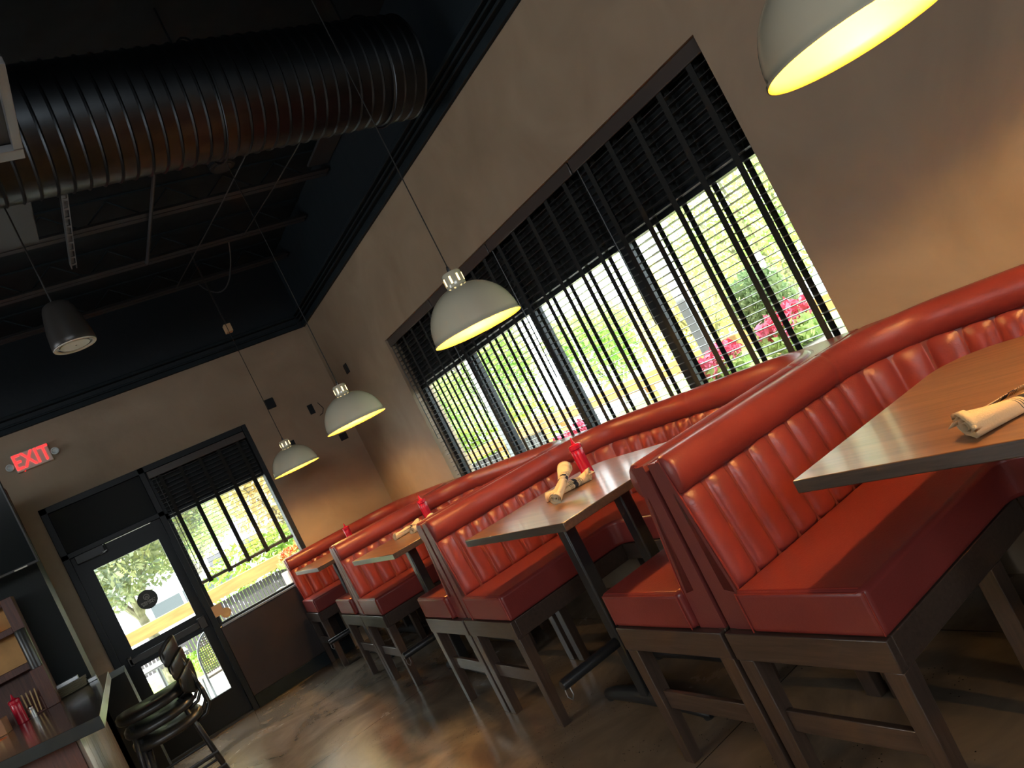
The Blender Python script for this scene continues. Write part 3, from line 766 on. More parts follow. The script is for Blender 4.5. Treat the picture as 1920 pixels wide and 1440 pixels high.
# unistrut and pipes under the joists
def strut(x, y0, y1, z, label, w_=.04):
    t = MB(); t.box(x - w_ / 2, x - w_ / 2 + .006, y0, y1, z, z + .035); t.box(x + w_ / 2 - .006, x + w_ / 2, y0, y1, z, z + .035); t.box(x - w_ / 2, x + w_ / 2, y0, y1, z + .035, z + .041)
    yy = y0 + .01
    while yy < y1 - .05: t.box(x - w_ / 2, x + w_ / 2, yy, yy + .03, z + .002, z + .008); yy += .13
    tag(t.build('strut_channel', 'steel_light'), label, 'strut', 'strut channels under the ceiling')
strut(.69, 3.9, 6.08, 3.95, 'slotted metal strut channel below the joists, left of the straight pipe')
strut(.44, 1.2, 2.95, 3.95, 'slotted metal strut channel at the top left corner of the picture')
strut(1.42, 1.9, 3.05, 3.95, 'dark slotted strut channel at the top, right of the corner one')
tag(MB().tube([(1.25, 3.6, 3.968), (1.25, 6.42, 3.968), (1.25, 6.425, 3.998)], .014, 10).build('ceiling_pipe', 'steel', smooth=True), 'straight thin dark pipe running from the duct to the second joist', 'pipe')
for k, (a, b_) in enumerate((((2.03, 4.0, 3.98), (1.55, 7.3, 3.98)), ((2.35, 4.7, 3.97), (2.1, 6.4, 3.97)))):
    tag(MB().tube([a, ((a[0] + b_[0]) / 2, (a[1] + b_[1]) / 2, 3.96), b_], .005, 6).build('ceiling_wire', 'speaker', smooth=True), ('long thin wire running slantwise under the joists', 'short thin wire under the joists near the window wall')[k], 'wire', 'ceiling wires')
tag(MB().tube([(1.98 - .2 * q / 16, 6.5 + .85 * q / 16, 3.98 - .26 * math.sin(PI * q / 16) ** .8) for q in range(17)], .007, 6).build('loose_cable', 'steel', smooth=True), 'dark cable sagging in a loop between two joists', 'cable')
o = box_obj('ceiling_access_plate', 'steel', 2.56, 3.05 - .3, 5.06, 5.52, 4.04, 4.06); tag(o, 'dark square plate under the ceiling right of the duct', 'plate')
o = box_obj('acoustic_panel', 'steel', -.55, .46, 4.44, 5.0, 3.745, 3.785, bevel=.003); tag(o, 'dark flat panel hung below the duct at the left edge', 'panel')
hp = MB()
for xx in (-.3, .3): hp.tube([(xx, 4.7, 3.785), (xx, 4.7, HC)], .004, 6)
hp2 = hp.build('hanging_rod', 'steel', o)
# dark diffuser box at left edge, pale rim for its lit lower edge
tb = thing('air_diffuser', 'dark box-shaped air diffuser with a pale strip for its lit lower edge, cut by the left edge', 'diffuser', (.0, 2.8, 3.2))
b = MB(); b.box(-.6, .362, -.34, .20, .03, .10); b.build('diffuser_box', 'steel', tb, bevel=.003)
b = MB(); b.box(-.6, .362, .17, .236, -.002, .028); b.box(.33, .362, -.34, .168, .0, .028); b.build('lit_edge_rim', 'steel_light', tb, bevel=.002)  # lighter steel stands in for light on the lower edge
b = MB(); b.tube([(0, -.2, .10), (0, -.2, .998)], .01, 8); b.tube([(-.5, -.2, .10), (-.5, -.2, .998)], .01, 8); b.build('hanging_rod', 'steel', tb)
# round smoke fixture
sf = thing('round_ceiling_fixture', 'small dark round fixture on the ceiling below the duct', 'fixture', (1.83, 5.3, 4.196))
MB().lathe([(0, -.10), (.09, -.10), (.10, -.09), (.10, 0), (0, 0)], 28).build('housing', 'black_metal', sf, smooth=True)
MB().lathe([(0, -.104), (.07, -.104), (.07, -.1005), (0, -.1005)], 28).build('cover', 'steel', sf, smooth=True)
# junction box by the back wall
jb = box_obj('junction_box', 'paper', 1.735, 1.80, 7.02, 7.09, 3.34, 3.42, bevel=.003); tag(jb, 'small tan junction box high before the back wall', 'box')
MB().tube([(1.768, 7.055, 3.42), (1.768, 7.055, HC)], .006, 6).build('conduit', 'steel', jb)
# hanging speaker
sp = thing('hanging_speaker', 'dark bell-shaped loudspeaker hanging from the ceiling with pale round grille', 'speaker', (.312, 4.1, 2.765))
pr = [(.100, 0), (.104, .006), (.103, .03), (.097, .09), (.086, .15), (.073, .205), (.064, .226), (.05, .236), (0, .238)]
MB().lathe(pr, 40).build('speaker_cone', 'speaker', sp, smooth='full')
MB().lathe([(.082, .004), (.088, -.002), (.100, -.002), (.102, .004)], 40).build('rim', 'decal_white', sp, smooth=True)
MB().lathe([(0, .0015), (.07, .0015), (.07, .004), (0, .004)], 40).build('grille', 'grille', sp)
MB().lathe([(.0715, .006), (.10, .006), (.10, .009), (.0715, .009)], 40).build('grille_gap', 'speaker', sp)
MB().tube([(0, 0, .002), (.008, 0, .0)], .002, 5).build('logo_mark', 'speaker', sp)
MB().tube([(-.01, 0, .235), (-.012, 0, .75), (-.03, .0, 1.43)], .004, 6).build('cord', 'cord', sp)

# wall plates
def plate(name, x0, x1, y0, y1, z0, z1, lab, cat='plate'): 
    o = box_obj(name, 'frame_dark', x0, x1, y0, y1, z0, z1, bevel=.004); tag(o, lab, cat, 'black wall plates')
plate('wall_plate', 1.985, 2.08, BY - .03, BY - .0002, 2.635, 2.745, 'black square wall plate on the back wall crossed by the farthest lamp cord')
plate('wall_plate', 2.375, 2.435, BY - .012, BY - .0002, 2.405, 2.515, 'narrow black wall plate between the two far lamps')
plate('wall_plate', 2.02, 2.085, BY - .014, BY - .0002, 2.165, 2.235, 'small black wall plate peeking out above the farthest lamp dome')
plate('wall_plate', 2.55, 2.64, BY - .012, BY - .0002, 2.00, 2.08, 'black wall plate just under the rim of the lamp before the corner')
plate('wall_plate', WX - .012, WX - .0002, 7.30, 7.40, 2.585, 2.69, 'black wall plate on the window wall near the room corner')
tag(MB().tube([(2.50, BY - .01, 2.50), (2.53, BY - .015, 2.42), (2.50, BY - .014, 2.37), (2.46, BY - .006, 2.36)], .004, 6).build('wire_stub', 'cord', smooth=True), 'short bent black wire stub sticking out of the back wall', 'wire')

# exit sign
ex = thing('exit_sign', 'lit red EXIT sign with two small emergency lamp heads above the door', 'sign', (-.122, BY - .03, 3.06))
MB().box(-.15, .15, -.03, .029, -.085, .085).build('sign_box', 'exit_box', ex, bevel=.006)
text('lettering', 'EXIT', .205, 'exit_red', ex, Matrix.Translation((0, -.0325, -.002)) @ Matrix.Diagonal((.72, 1, 1, 1)).to_4x4() @ RX, .002)
for sx in (-1, 1):
    hd = MB().lathe([(0, 0), (.022, .004), (.032, .02), (.034, .036), (.026, .038), (.018, .022), (0, .018)], 20).build('lamp_head', 'grille', ex, smooth=True)
    hd.location = (sx * .185, -.0, .0); hd.rotation_euler = (math.radians(115), 0, 0)
MB().lathe([(0, 0), (.006, .002), (0, .006)], 10, (-.09, -.015, -.092)).build('indicator_light', 'exit_red', ex)

# TV
tv = thing('television', 'large dark wall television cut by the left edge of the picture', 'television', (-.9, 6.25, 2.03)); tv.rotation_euler.x = math.radians(7)
MB().box(-.6, .575, -.02, .03, 0, .70).build('bezel', 'black_metal', tv, bevel=.006)
MB().box(-.585, .560, -.0225, -.0205, .02, .685).build('screen', 'screen', tv)
MB().box(.42, .50, -.024, -.0205, .004, .013).build('badge', 'decal_white', tv)
MB().box(-.2, .2, .03, .20, .25, .45).build('wall_bracket', 'black_metal', tv)
MB().box(-.05, .05, .2, .30, .3, 2.16).build('hanging_post', 'black_metal', tv)

# ================================================================== BAR, lower left
struct(box_obj('wall_stub', 'dark_infill', -2.6, -.368, 6.62, 7.20, 0, 2.75)).name = 'wall_partition'
CZ = 1.0955
ct = thing('bar_counter', 'dark wooden bar counter with a pale end edge, lower left corner', 'counter', (-.7, 5.4, 0)); OC = (-.7, 5.4, 0)
poly = [(-.262, 4.05), (-.262, 6.60), (-2.2, 6.60), (-2.2, 5.85)]
top = MB().prism(poly, 1.035, CZ); top.mi = [0, 0, 1, 2, 2, 2]
top.build('countertop', ['counter_top', 'counter_edge', 'black_paint'], ct, bevel=.002, org=OC)
bd = MB().prism([(-.42, 4.45), (-.42, 6.6), (-2.1, 6.6), (-2.1, 6.05)], .12, 1.03); bd.build('bar_body', 'red_wood', ct, org=OC)
bk = MB()
for k in range(9):
    y = 4.47 + k * .235; bk.box(-.419, -.40, y, y + .225, .10, 1.02)
bk.build('plank_cladding', 'grey_plank', ct, bevel=.003, org=OC)
MB().prism([(-.45, 4.52), (-.45, 6.6), (-2.0, 6.6), (-2.0, 6.1)], 0, .12).build('plinth', 'black_paint', ct, org=OC)
hw = box_obj('half_wall', 'dark_infill', -.262 - .25, -.17, 6.80 - .18, 7.35, 0, 1.03); 
hw.location = (0, 0, 0); struct(hw).name = 'wall_half'
# back-bar hutch
hx = thing('bar_hutch', 'red-brown wooden frame shelf standing on the bar counter, left edge', 'shelf', (-.75, 6.3, CZ)); OH = (-.75, 6.3, CZ)
b = MB(); b.box(-.635, -.565, 6.27, 6.45, CZ, 1.895); b.build('post', 'red_wood', hx, bevel=.003, org=OH)
b = MB(); b.box(-1.45, -1.38, 6.27, 6.45, CZ, 1.895); b.build('post', 'red_wood', hx, bevel=.003, org=OH)
for z0, z1 in ((1.85, 1.895), (1.655, 1.70), (1.385, 1.435)):
    MB().box(-1.38, -.635, 6.275, 6.445, z0, z1).build('shelf_board', 'red_wood', hx, bevel=.003, org=OH)
MB().box(-1.38, -.635, 6.455, 6.47, 1.39, 1.89).build('lit_wall_panel', 'lamp_lit_wall', hx, org=OH)  # orange panel stands in for a lamp-lit wall behind the frame
MB().box(-1.38, -.635, 6.455, 6.47, CZ, 1.388).build('lower_panel', 'red_wood', hx, org=OH)
o = MB().lathe([(0, 0), (.036, 0), (.036, .27), (.030, .285), (0, .287)], 24).build('tall_black_cylinder', 'stool_seat', smooth=True, loc=(-.598, 6.225, 1.36))
o.location.z = CZ + .28
tag(o, 'glossy tall black cylinder standing on a wooden block before the shelf', 'container')
o = box_obj('wooden_block', 'red_wood', -.64, -.56, 6.16, 6.262, CZ + .0005, CZ + .28, bevel=.003); tag(o, 'upright red wooden block on the counter under the black cylinder', 'block')
# small lamp added in the hutch in place of a mirrored lamp
lp = make_lamp('pendant_lamp', 'scaled-down cream dome lamp standing in for a lamp reflection in the wooden shelf', 'added stand-in dome lamps', cord_len=.3)
lp.location = (-.80, 6.36, 1.705); lp.scale = (.38, .38, .38)
for ch_ in list(lp.children):
    if ch_.name.startswith(('cord', 'ceiling_canopy')): bpy.data.objects.remove(ch_)
lp.name = 'lamp_reflection'
# plates
for k in range(8):
    o = MB().taper((0, 0, 0), (.075, .05, 0), (0, 0, .0078), (.105, .075, 0)).build('small_plate', 'plate_white', bevel=.0015, loc=(-.545, 6.42 - 0, CZ + .0005 + k * .0085))
    o.rotation_euler.z = .05 * math.sin(k * 2.1); o.location = (-.50 + .002 * k, 6.40, CZ + .0005 + k * .0085)
    tag(o, 'cream rectangular plate in the stack on the bar, ' + ('lowest', 'second from below', 'third from below', 'fourth from below', 'fourth from the top', 'third from the top', 'second from the top', 'topmost')[k], 'plate', 'stacked plates on the bar')
o = MB().box(-.075, .075, -.02, .02, 0, .03).build('cutlery_tray', 'steel_light', bevel=.004, loc=(-.50, 6.39, CZ + .0005 + 8 * .0085)); tag(o, 'small metallic tray lying on top of the plate stack', 'tray')
o = MB().box(-.03, .03, -.03, .03, 0, .03).build('cutlery_tray', 'steel_light', bevel=.004, loc=(-.36, 6.44, CZ + .0005)); tag(o, 'small shiny tray beside the plate stack on the bar', 'tray')
# napkin holder with paper, menu card, box, orange flyer
nh = thing('napkin_holder', 'wooden holder full of folded kraft napkins on the bar behind the ketchup', 'holder', (-.735, 6.2, CZ + .0005), .1)
b = MB(); b.box(-.09, .09, -.05, .05, 0, .012); b.box(-.09, -.08, -.05, .05, .012, .10); b.box(.08, .09, -.05, .05, .012, .10); b.build('holder_frame', 'red_wood', nh, bevel=.002)
for k in range(7):
    x = -.065 + k * .021; b = MB(); b.box(-.004, .004, -.045, .045, 0, .15); p_ = b.build('folded_napkin', 'kraft', nh, bevel=.001, loc=(x, 0, .013)); p_.rotation_euler = (0, -.10 + .03 * k, 0)
sh = thing('salt_shaker', 'small glass shaker with metal top on the bar beside the ketchup', 'shaker', (-.705, 6.03, CZ + .0005))
MB().lathe([(0, 0), (.018, 0), (.018, .05), (.015, .06), (0, .06)], 20).build('jar', 'steel_light', sh, smooth=True)
MB().lathe([(0, .0605), (.0165, .0605), (.0165, .074), (.010, .082), (0, .083)], 20).build('lid', 'chrome', sh, smooth=True)
o = thing('cardboard_box', 'brown cardboard box with a pale label on the bar at the left edge', 'box', (-.93, 6.0, CZ + .0005), -.15)
MB().box(-.09, .09, -.06, .06, 0, .10).build('carton', 'card', o, bevel=.003); MB().box(.0, .05, -.0612, -.0602, .03, .07).build('paper_label', 'kraft', o)
MB().box(.013, .037, -.0622, -.0613, .04, .06).build('printed_patch', 'card', o)
o = MB().box(-.06, .06, -.045, .045, 0, .003).build('orange_flyer', 'orange', loc=(-.90, 5.72, CZ + .0005)); o.rotation_euler.z = .5; tag(o, 'orange paper flyer lying on the bar at the left edge', 'paper')

# ================================================================== STOOLS
def make_stool(label, group, full=True):
    # faces -x; back on +x
    t = thing('bar_stool', label, 'stool', (0, 0, 0), 0, group)
    n = 32; rows = []
    for (s_, z) in ((.0, .705), (.80, .705), (.97, .712), (1.0, .725), (.99, .745), (.93, .757), (.80, .762), (.45, .757), (0, .755)):
        row = []
        for k in range(n):
            a = 2 * PI * k / n; c, sn = math.cos(a), math.sin(a); e = .72
            row.append((.195 * s_ * math.copysign(abs(c) ** e, c), .20 * s_ * math.copysign(abs(sn) ** e, sn), z + .012 * (c * c) * (s_ > .3)))
        rows.append(row)
    b = MB(); b.quadstrip(rows, close=True); b.build('seat', 'stool_seat', t, smooth='full')
    # curved back pad
    rows = []
    for i in range(11):
        u = i / 10 - .5; hh = .095 * (1 - (abs(u) * 2) ** 3 * .55)
        yb = u * .36; xb = .235 - .35 * u * u
        ring = []
        for k in range(12):
            a = 2 * PI * k / 12
            ring.append((xb + .010 * math.cos(a) + .12 * (hh * math.sin(a)) , yb, .935 + hh * math.sin(a)))
        rows.append(ring)
    b = MB(); b.quadstrip(rows, close=True); b.f.append(tuple(range(12))); b.f.append(tuple(120 + i for i in range(11, -1, -1))); b.mi += [0, 0]
    b.build('backrest', 'stool_seat', t, smooth='full')
    for sg in (1, -1):
        MB().tube([(.13, sg * .10, .70), (.20, sg * .10, .715), (.235, sg * .10, .76), (.235, sg * .10, .84), (.225, sg * .10, .90)], .011, 10).build('back_support', 'stool_seat', t, smooth='full')
    for sx in (1, -1):
        for sg in (1, -1):
            MB().tube([(sx * .13, sg * .13, .70), (sx * .155, sg * .15, .5), (sx * .215, sg * .205, .01)], .014, 10).build('leg', 'black_metal', t, smooth='full')
    for z in (.22, .34):
        k = 1 - (z / .7) * .3; q = .205 * k + .01
        ring = [(q, q, z), (-q, q, z), (-q, -q, z), (q, -q, z), (q, q, z)]
        MB().tube(ring, .008, 8).build('foot_ring', 'black_metal', t, smooth=True)
    return t
s0 = make_stool('black padded bar stool at the bottom of the stack by the exit door', 'stacked bar stools'); s0.location = (-.055, 5.0, 0)
for k in (1, 2):
    c = copy_tree(s0); c.location = (-.055 - .012 * k, 5.0 + .006 * k, .085 * k); c['label'] = 'black padded bar stool ' + ('in the middle of the stack by the exit door', 'on top of the stack by the exit door')[k - 1]

# ================================================================== OUTDOORS
def leaf_cloud(name, mt, spec, n, size, seed, parent=None, loc=(0, 0, 0), shell=.45):
    rng = np.random.default_rng(seed); P = []
    tot = sum(s[1][0] * s[1][1] * s[1][2] for s in spec)
    for c, r in spec:
        k = max(8, int(n * r[0] * r[1] * r[2] / tot)); d = rng.normal(size=(k, 3)); d /= np.linalg.norm(d, axis=1)[:, None]
        rad = shell + (1 - shell) * rng.random(k) ** .6
        P.append(np.array(c) + d * rad[:, None] * np.array(r))
    P = np.concatenate(P); k = len(P)
    a = rng.normal(size=(k, 3)); a /= np.linalg.norm(a, axis=1)[:, None]; b = rng.normal(size=(k, 3)); b = np.cross(a, b); b /= np.linalg.norm(b, axis=1)[:, None]
    s = size * (.6 + .8 * rng.random(k))[:, None]
    V = np.stack([P - a * s, P + b * s * .45, P + a * s, P - b * s * .45], 1).reshape(-1, 3)
    me = bpy.data.meshes.new(name); me.vertices.add(4 * k); me.vertices.foreach_set('co', V.ravel())
    me.loops.add(4 * k); me.loops.foreach_set('vertex_index', np.arange(4 * k)); me.polygons.add(k)
    me.polygons.foreach_set('loop_start', np.arange(k) * 4); me.update(calc_edges=True); me.materials.append(M[mt])
    o = bpy.data.objects.new(name, me); C.objects.link(o); o.location = loc
    if parent: o.parent = parent
    return o
def tree(loc, h, spread, mt, seed, label, n=5200, trunk_h=None, leaf=.11):
    t = thing('tree', label, 'tree', loc, 0, 'trees outside')
    th = trunk_h or h * .35; rnd = random.Random(seed); b = MB()
    b.tube([(0, 0, 0), (.05, .02, th * .6), (.0, 0, th)], [.16 * h / 6, .12 * h / 6, .09 * h / 6], 10)
    for k in range(6):
        a = k * 1.05 + rnd.random(); b.tube([(0, 0, th * .9), (math.cos(a) * spread * .3, math.sin(a) * spread * .3, th + (h - th) * .35), (math.cos(a) * spread * .6, math.sin(a) * spread * .6, th + (h - th) * .65)], [.07 * h / 6, .045 * h / 6, .015], 7)
    b.build('trunk', 'bark', t, smooth=True)
    spec = [((0, 0, th + (h - th) * .55), (spread * .8, spread * .8, (h - th) * .5))]
    for k in range(7):
        a = rnd.random() * 6.28; q = spread * .5; spec.append(((math.cos(a) * q, math.sin(a) * q, th + (h - th) * (.25 + .6 * rnd.random())), (spread * .45, spread * .45, (h - th) * .24)))
    leaf_cloud('foliage', mt, spec, n, leaf, seed, t)
    return t
GZ = -.06
g = box_obj('patio', 'concrete', -9, 7.2, -8, 11.6, GZ - .06, GZ); g['kind'] = 'structure'
# keep the slab out from under the room
bpy.data.objects.remove(g)
pg = MB(); pg.box(WX + WT + .01, 7.2, -8, 11.6, GZ - .06, GZ); pg.box(-9, WX + WT + .01, BY + WT + .01, 11.6, GZ - .06, GZ); pg.box(-9, 2.6, 11.61, 13.0, GZ - .015, GZ)
struct(pg.build('patio_ground', 'concrete'))
lw = MB(); lw.box(7.2, 30, -8, 11.6, GZ - .1, GZ - .02); lw.box(-20, 30, 11.61, 16.5, GZ - .1, GZ - .02); struct(lw.build('lawn_ground', 'grass'))
struct(box_obj('car_park_ground', 'asphalt', -30, 45, 16.5, 60, -.95, -.8))
# fences
def fence_run(label, loc, rz, L, h, group, panel=True):
    t = thing('patio_fence', label, 'fence', loc, rz, group)
    MB().box(0, L, -.045, .045, h - .04, h).build('top_rail', 'fence_wood', t, bevel=.005)
    MB().box(0, L, -.075, -.046, h - .16, h - .002).build('face_rail', 'fence_wood', t, bevel=.004)
    x = 0
    while x <= L + .01:
        MB().box(x - .045, x + .045, -.043, .045, 0, h - .042).build('post', 'fence_wood', t, bevel=.004); x += L / max(1, round(L / 1.9))
    if panel:
        b = MB(); xx = .06
        while xx < L - .06: b.box(xx, xx + .036, -.02, .02, .62, h - .20); xx += .045
        b.build('slatted_panel', 'fence_panel', t)
    return t
fence_run('wooden patio fence with a grey slatted panel seen through the back window', (-3, 10.5, GZ), 0, 9.6, 1.14 - GZ, 'patio fences')
fence_run('wooden patio rail seen behind the long window blinds', (5.6, 10.3, GZ), -PI / 2, 13.4, 1.14 - GZ, 'patio fences', panel=False)
# hedge behind the back fence
hd = leaf_cloud('hedge', 'hedge', [((x, 11.7, .75), (.75, .45, .78)) for x in np.arange(1.6, 7.2, .55)], 16000, .055, 5, shell=.75); tag(hd, 'bright green clipped hedge behind the back fence', 'hedge')
hb = leaf_cloud('low_shrub', 'hedge', [((x, 13.2, .25), (.5, .35, .35)) for x in (-1.6, -.9, .9, 1.5)], 3500, .05, 6); tag(hb, 'low yellow-green shrubs on the lawn behind the door glass', 'shrub')
tree((.18, 14.4, GZ), 4.6, 2.1, 'tree_grey', 11, 'grey-green leafy tree on the lawn seen through the door glass', 26000, 1.3, .055)
tree((3.1, 13.6, GZ), 4.2, 1.6, 'tree_autumn', 12, 'orange and yellow leaved tree seen through the back window', 9000, .8, .07)
tree((-4.0, 24, -.8), 7, 2.6, 'tree_dark', 13, 'dark tree far left behind the door glass', 5000)
tree((3.2, 36, -.8), 6.0, 3, 'tree_green', 14, 'green tree far behind the white van', 6000)
tree((-1.6, 33, -.8), 6.0, 3, 'tree_dark', 15, 'dark green tree beyond the car park', 6000)
tree((9.8, 7.4, GZ), 4.9, 1.9, 'tree_green', 21, 'bright green tree behind the nearest blind of the long window', 9000, .9, .055)
tree((7.9, 4.1, GZ), 4.2, 1.2, 'tree_green', 22, 'small green tree at the right end of the long window', 7000, .6, .05)
tree((11.8, 11.2, GZ), 3.0, 1.7, 'tree_autumn', 23, 'yellowish tree behind the second blind of the long window', 4500, .6, .07)
tree((14.2, 17.6, GZ), 3.2, 1.8, 'tree_green', 24, 'green tree behind the middle of the long window', 3500, .5, .11)
tree((10.5, 18.2, GZ), 4.6, 1.7, 'tree_green', 25, 'green tree behind the third blind of the long window', 6000, .7, .09)
tree((9.5, 21.5, GZ), 4.6, 1.8, 'tree_green', 26, 'green tree seen at the far end of the long window', 6000, .7, .09)
tree((17, 14.5, GZ), 2.7, 2.2, 'tree_autumn', 27, 'pale yellow tree far behind the long window', 4500, .5, .14)
# topiary
tp = thing('potted_shrub', 'small dark green potted shrub outside the long window', 'shrub', (4.62, 3.72, GZ))
MB().lathe([(0, 0), (.15, 0), (.2, .4), (.17, .4), (.15, .36), (0, .36)], 24).build('pot', 'pot', tp, smooth=True)
MB().tube([(0, 0, .36), (0, 0, 1.1)], .02, 8).build('stem', 'bark', tp)
leaf_cloud('foliage', 'tree_dark', [((0, 0, 1.38), (.24, .24, .32))], 1500, .035, 31, tp, shell=.3)
# flower planters
def planter(loc, mt, seed, label, h=.95):
    t = thing('flower_planter', label, 'planter', loc, 0, 'flower planters on the patio')
    MB().box(-.28, .28, -.17, .17, 0, h - .1).build('planter_box', 'pot', t, bevel=.01)
    leaf_cloud('leaves', 'tree_green', [((0, 0, h), (.30, .20, .13))], 700, .035, seed, t, shell=.2)
    leaf_cloud('blossoms', mt, [((-.12, 0, h + .09), (.14, .14, .09)), ((.12, 0, h + .12), (.15, .14, .09))], 420, .035, seed + 1, t, shell=.4)
    return t
planter((4.1, 3.22, GZ), 'flower', 41, 'planter with pink-red blossoms at the right end of the long window', 1.14)
planter((4.1, 3.95, GZ), 'flower', 43, 'second planter with pink-red blossoms, left of the first one', 1.06)
planter((4.0, 5.95, GZ), 'flower', 45, 'planter with pink-red blossoms behind the third blind', .92)
planter((2.05, 10.1, GZ), 'flower_warm', 47, 'planter with orange and red spiky leaves behind the back window', 1.06)
# grey posts of the patio roof
for k, (x, y) in enumerate(((4.6, 4.42), (4.6, 8.2), (4.6, 10.9), (2.62, 10.0))):
    o = box_obj('patio_post', 'post_grey', x - .05, x + .05, y - .05, y + .05, GZ, 3.2, bevel=.006)
    tag(o, 'square grey patio post ' + ('behind the nearer blinds', 'behind the middle of the long window', 'behind the far end of the long window', 'behind the right edge of the back window')[k], 'post', 'patio posts')
o = box_obj('patio_beam', 'post_grey', 4.5, 4.7, 3.9, 11.1, 3.2, 3.4); tag(o, 'grey beam resting on the patio posts', 'beam')
# sign, street lamp, ornament
sg = thing('white_sign', 'small white rectangular sign board among the green trees', 'sign', (7.3, 5.68, GZ))
MB().box(-.01, .01, -.07, .07, 1.40 - GZ, 1.80 - GZ).build('board', 'white_lid', sg); MB().tube([(.02, 0, 0), (.02, 0, 1.8 - GZ)], .012, 6).build('pole', 'steel_light', sg)
sl = thing('street_lamp', 'tall pale street lamp seen through the long window', 'street lamp', (11.2, 14.67, GZ))
MB().tube([(0, 0, 0), (0, 0, 3.6)], [.07, .05], 10).build('pole', 'steel_light', sl); MB().lathe([(0, 3.6), (.28, 3.62), (.24, 3.72), (0, 3.78)], 20).build('lamp_hood', 'post_grey', sl, smooth=True)
orn = thing('hanging_feeder', 'little red-topped white ornament hanging outside the far blind', 'ornament', (3.3, 6.155, 2.04), math.radians(20))
MB().lathe([(0, -.075), (.012, -.07), (.02, -.03), (.03, .02), (.03, .045), (0, .045)], 18).build('white_cone', 'white_lid', orn, smooth=True)
MB().lathe([(0, .046), (.031, .046), (.028, .062), (.012, .076), (0, .08)], 18).build('red_top', 'ketchup', orn, smooth=True)
MB().tube([(0, 0, .078), (0, 0, .76)], .002, 5).build('string', 'cord', orn)
MB().tube([(.02, 0, .76), (-.318 * math.cos(math.radians(20)), .318 * math.sin(math.radians(20)), .76)], .008, 6).build('bracket', 'black_metal', orn)
# bistro chairs and tables
def bistro_chair(loc, rz, label, first=[None]):
    if first[0] is None:
        t = thing('bistro_chair', label, 'chair', loc, rz, 'bistro chairs on the patio')
        ring = [(-.19, -.20, .02), (-.19, -.19, .46)]; arch = [(-.20, .0, 0)]
        fr_ = MB(); a_pts = [(.02, -.2, .0), (.0, -.2, .45)] + [(-.02, -.2 * math.cos(a), .62 + .28 * math.sin(a)) for a in [PI * k / 12 for k in range(13)]] + [(.0, .2, .45), (.02, .2, 0)]
        fr_.tube(a_pts, .013, 8); fr_.build('back_frame', 'bistro', t, smooth='full')
        wv = MB()
        for k in range(-8, 9):
            y = k * .022; top = .62 + .27 * math.sqrt(max(0, 1 - (y / .2) ** 2)); wv.box(-.022, -.014, y - .004, y + .004, .50, top)
        for k in range(16):
            z = .51 + k * .024; hw_ = .19 * math.sqrt(max(.0, 1 - (max(0, z - .62) / .27) ** 2))
            if hw_ > .02: wv.box(-.014, -.008, -hw_, hw_, z - .004, z + .004)
        wv.build('woven_back', 'wicker', t)
        MB().box(0, .38, -.19, .19, .445, .47).build('seat', 'wicker', t, bevel=.01)
        for sg_ in (1, -1): MB().tube([(.37, sg_ * .17, .445), (.40, sg_ * .19, 0)], .012, 8).build('leg', 'bistro', t, smooth=True)
        first[0] = t; return t
    c = copy_tree(first[0]); c.location = loc; c.rotation_euler.z = rz; c['label'] = label; return c
bistro_chair((.72, 9.45, GZ), 0, 'woven bistro chair at the left side of the outdoor table')
bistro_chair((2.28, 9.35, GZ), PI, 'woven bistro chair at the right side of the outdoor table')
bistro_chair((1.45, 8.82, GZ), PI * .5, 'bistro chair pushed in at the middle of the outdoor table')
bistro_chair((.60, 8.75, GZ), PI * .55, 'bistro chair whose legs show through the lower door glass')
bistro_chair((4.0, 2.75, GZ), PI * .9, 'woven bistro chair seen at the right corner of the long window')
def btable(loc, label):
    t = thing('bistro_table', label, 'table', loc, 0, 'outdoor tables')
    MB().box(-.35, .35, -.3, .3, .73, .755).build('tabletop', 'steel_light', t, bevel=.005)
    MB().tube([(0, 0, 0), (0, 0, .73)], .03, 10).build('pedestal', 'bistro', t); MB().box(-.2, .2, -.2, .2, 0, .02).build('base', 'bistro', t)
btable((1.5, 9.55, GZ), 'pale metal outdoor table behind the back window')
btable((.05, 9.9, GZ), 'pale outdoor table seen low through the door glass')
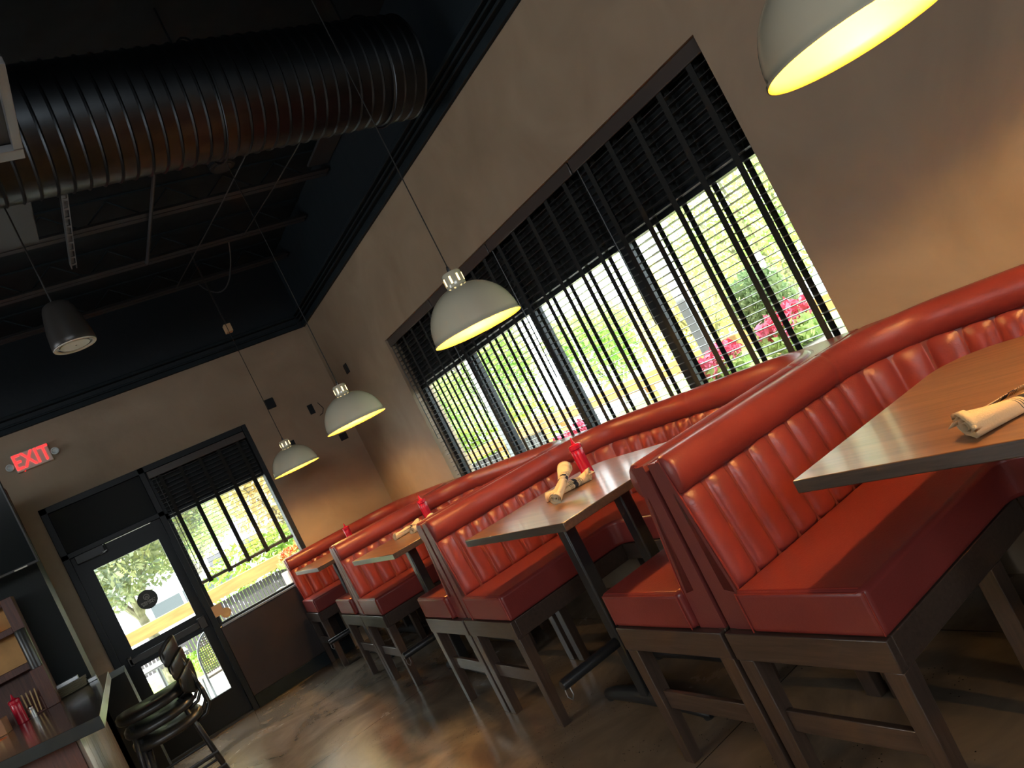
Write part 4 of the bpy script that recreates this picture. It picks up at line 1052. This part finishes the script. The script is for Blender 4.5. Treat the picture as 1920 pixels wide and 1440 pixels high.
# vans
def van(loc, rz, label, first=[None]):
    if first[0]:
        c = copy_tree(first[0]); c.location = loc; c.rotation_euler.z = rz; c['label'] = label; return c
    t = thing('van', label, 'van', loc, rz, 'parked vans')
    side = [(-2.3, .35), (-2.35, .9), (-2.2, 1.5), (-2.0, 1.95), (.9, 1.98), (1.5, 1.2), (2.3, 1.05), (2.4, .6), (2.35, .35)]
    v = [(x, -.9, z) for x, z in side] + [(x, .9, z) for x, z in side]; n = len(side)
    MB().add(v, [tuple(range(n)), tuple(range(2 * n - 1, n - 1, -1))] + [(i, (i + 1) % n, n + (i + 1) % n, n + i) for i in range(n)]).build('body', 'van', t, bevel=.08, seg=3)
    for sy in (-.905, .905):
        for x0, x1 in ((-2.0, -1.0), (-.9, .1), (.2, .85)): MB().box(x0, x1, sy - .01, sy + .01, 1.25, 1.75).build('side_window', 'van_glass', t, bevel=.02)
        for x in (-1.5, 1.5):
            wl = MB(); wl.tube([(x, sy - .1, .34), (x, sy + .02 * (1 if sy > 0 else -1) + .0, .34)], .34, 24); wl.build('wheel', 'tyre', t, smooth=True)
        MB().box(-2.36, -2.30, sy * .9 - .06, sy * .9 + .06, .85, 1.3).build('tail_lamp', 'red_lamp', t, bevel=.01)
    MB().add([(-2.27, -.7, 1.3), (-2.27, .7, 1.3), (-2.08, .65, 1.8), (-2.08, -.65, 1.8)], [(0, 1, 2, 3)]).build('rear_window', 'van_glass', t)
    return t
van((2.9, 29, -.8), -.3, 'silver van parked beyond the fence, seen through the door glass')
van((9.4, 29.4, -.8), -.3, 'white van parked beside the silver one')
bh = thing('house', 'pale building far behind the back window trees', 'building', (7.5, 44, -.8))
MB().box(-4, 5, 0, 6, 0, 4.2).build('walls', 'house', bh); MB().add([(-4.4, -.4, 4.2), (5.4, -.4, 4.2), (5.4, 6.4, 4.2), (-4.4, 6.4, 4.2), (-3, 3, 6), (4, 3, 6)], [(0, 1, 5, 4), (2, 3, 4, 5), (1, 2, 5), (3, 0, 4), (0, 3, 2, 1)]).build('roof', 'fence_panel', bh)
for x in (-3, -1, 1, 3): MB().box(x, x + .8, -.03, -.005, 1.4, 2.4).build('window', 'fence_panel', bh)
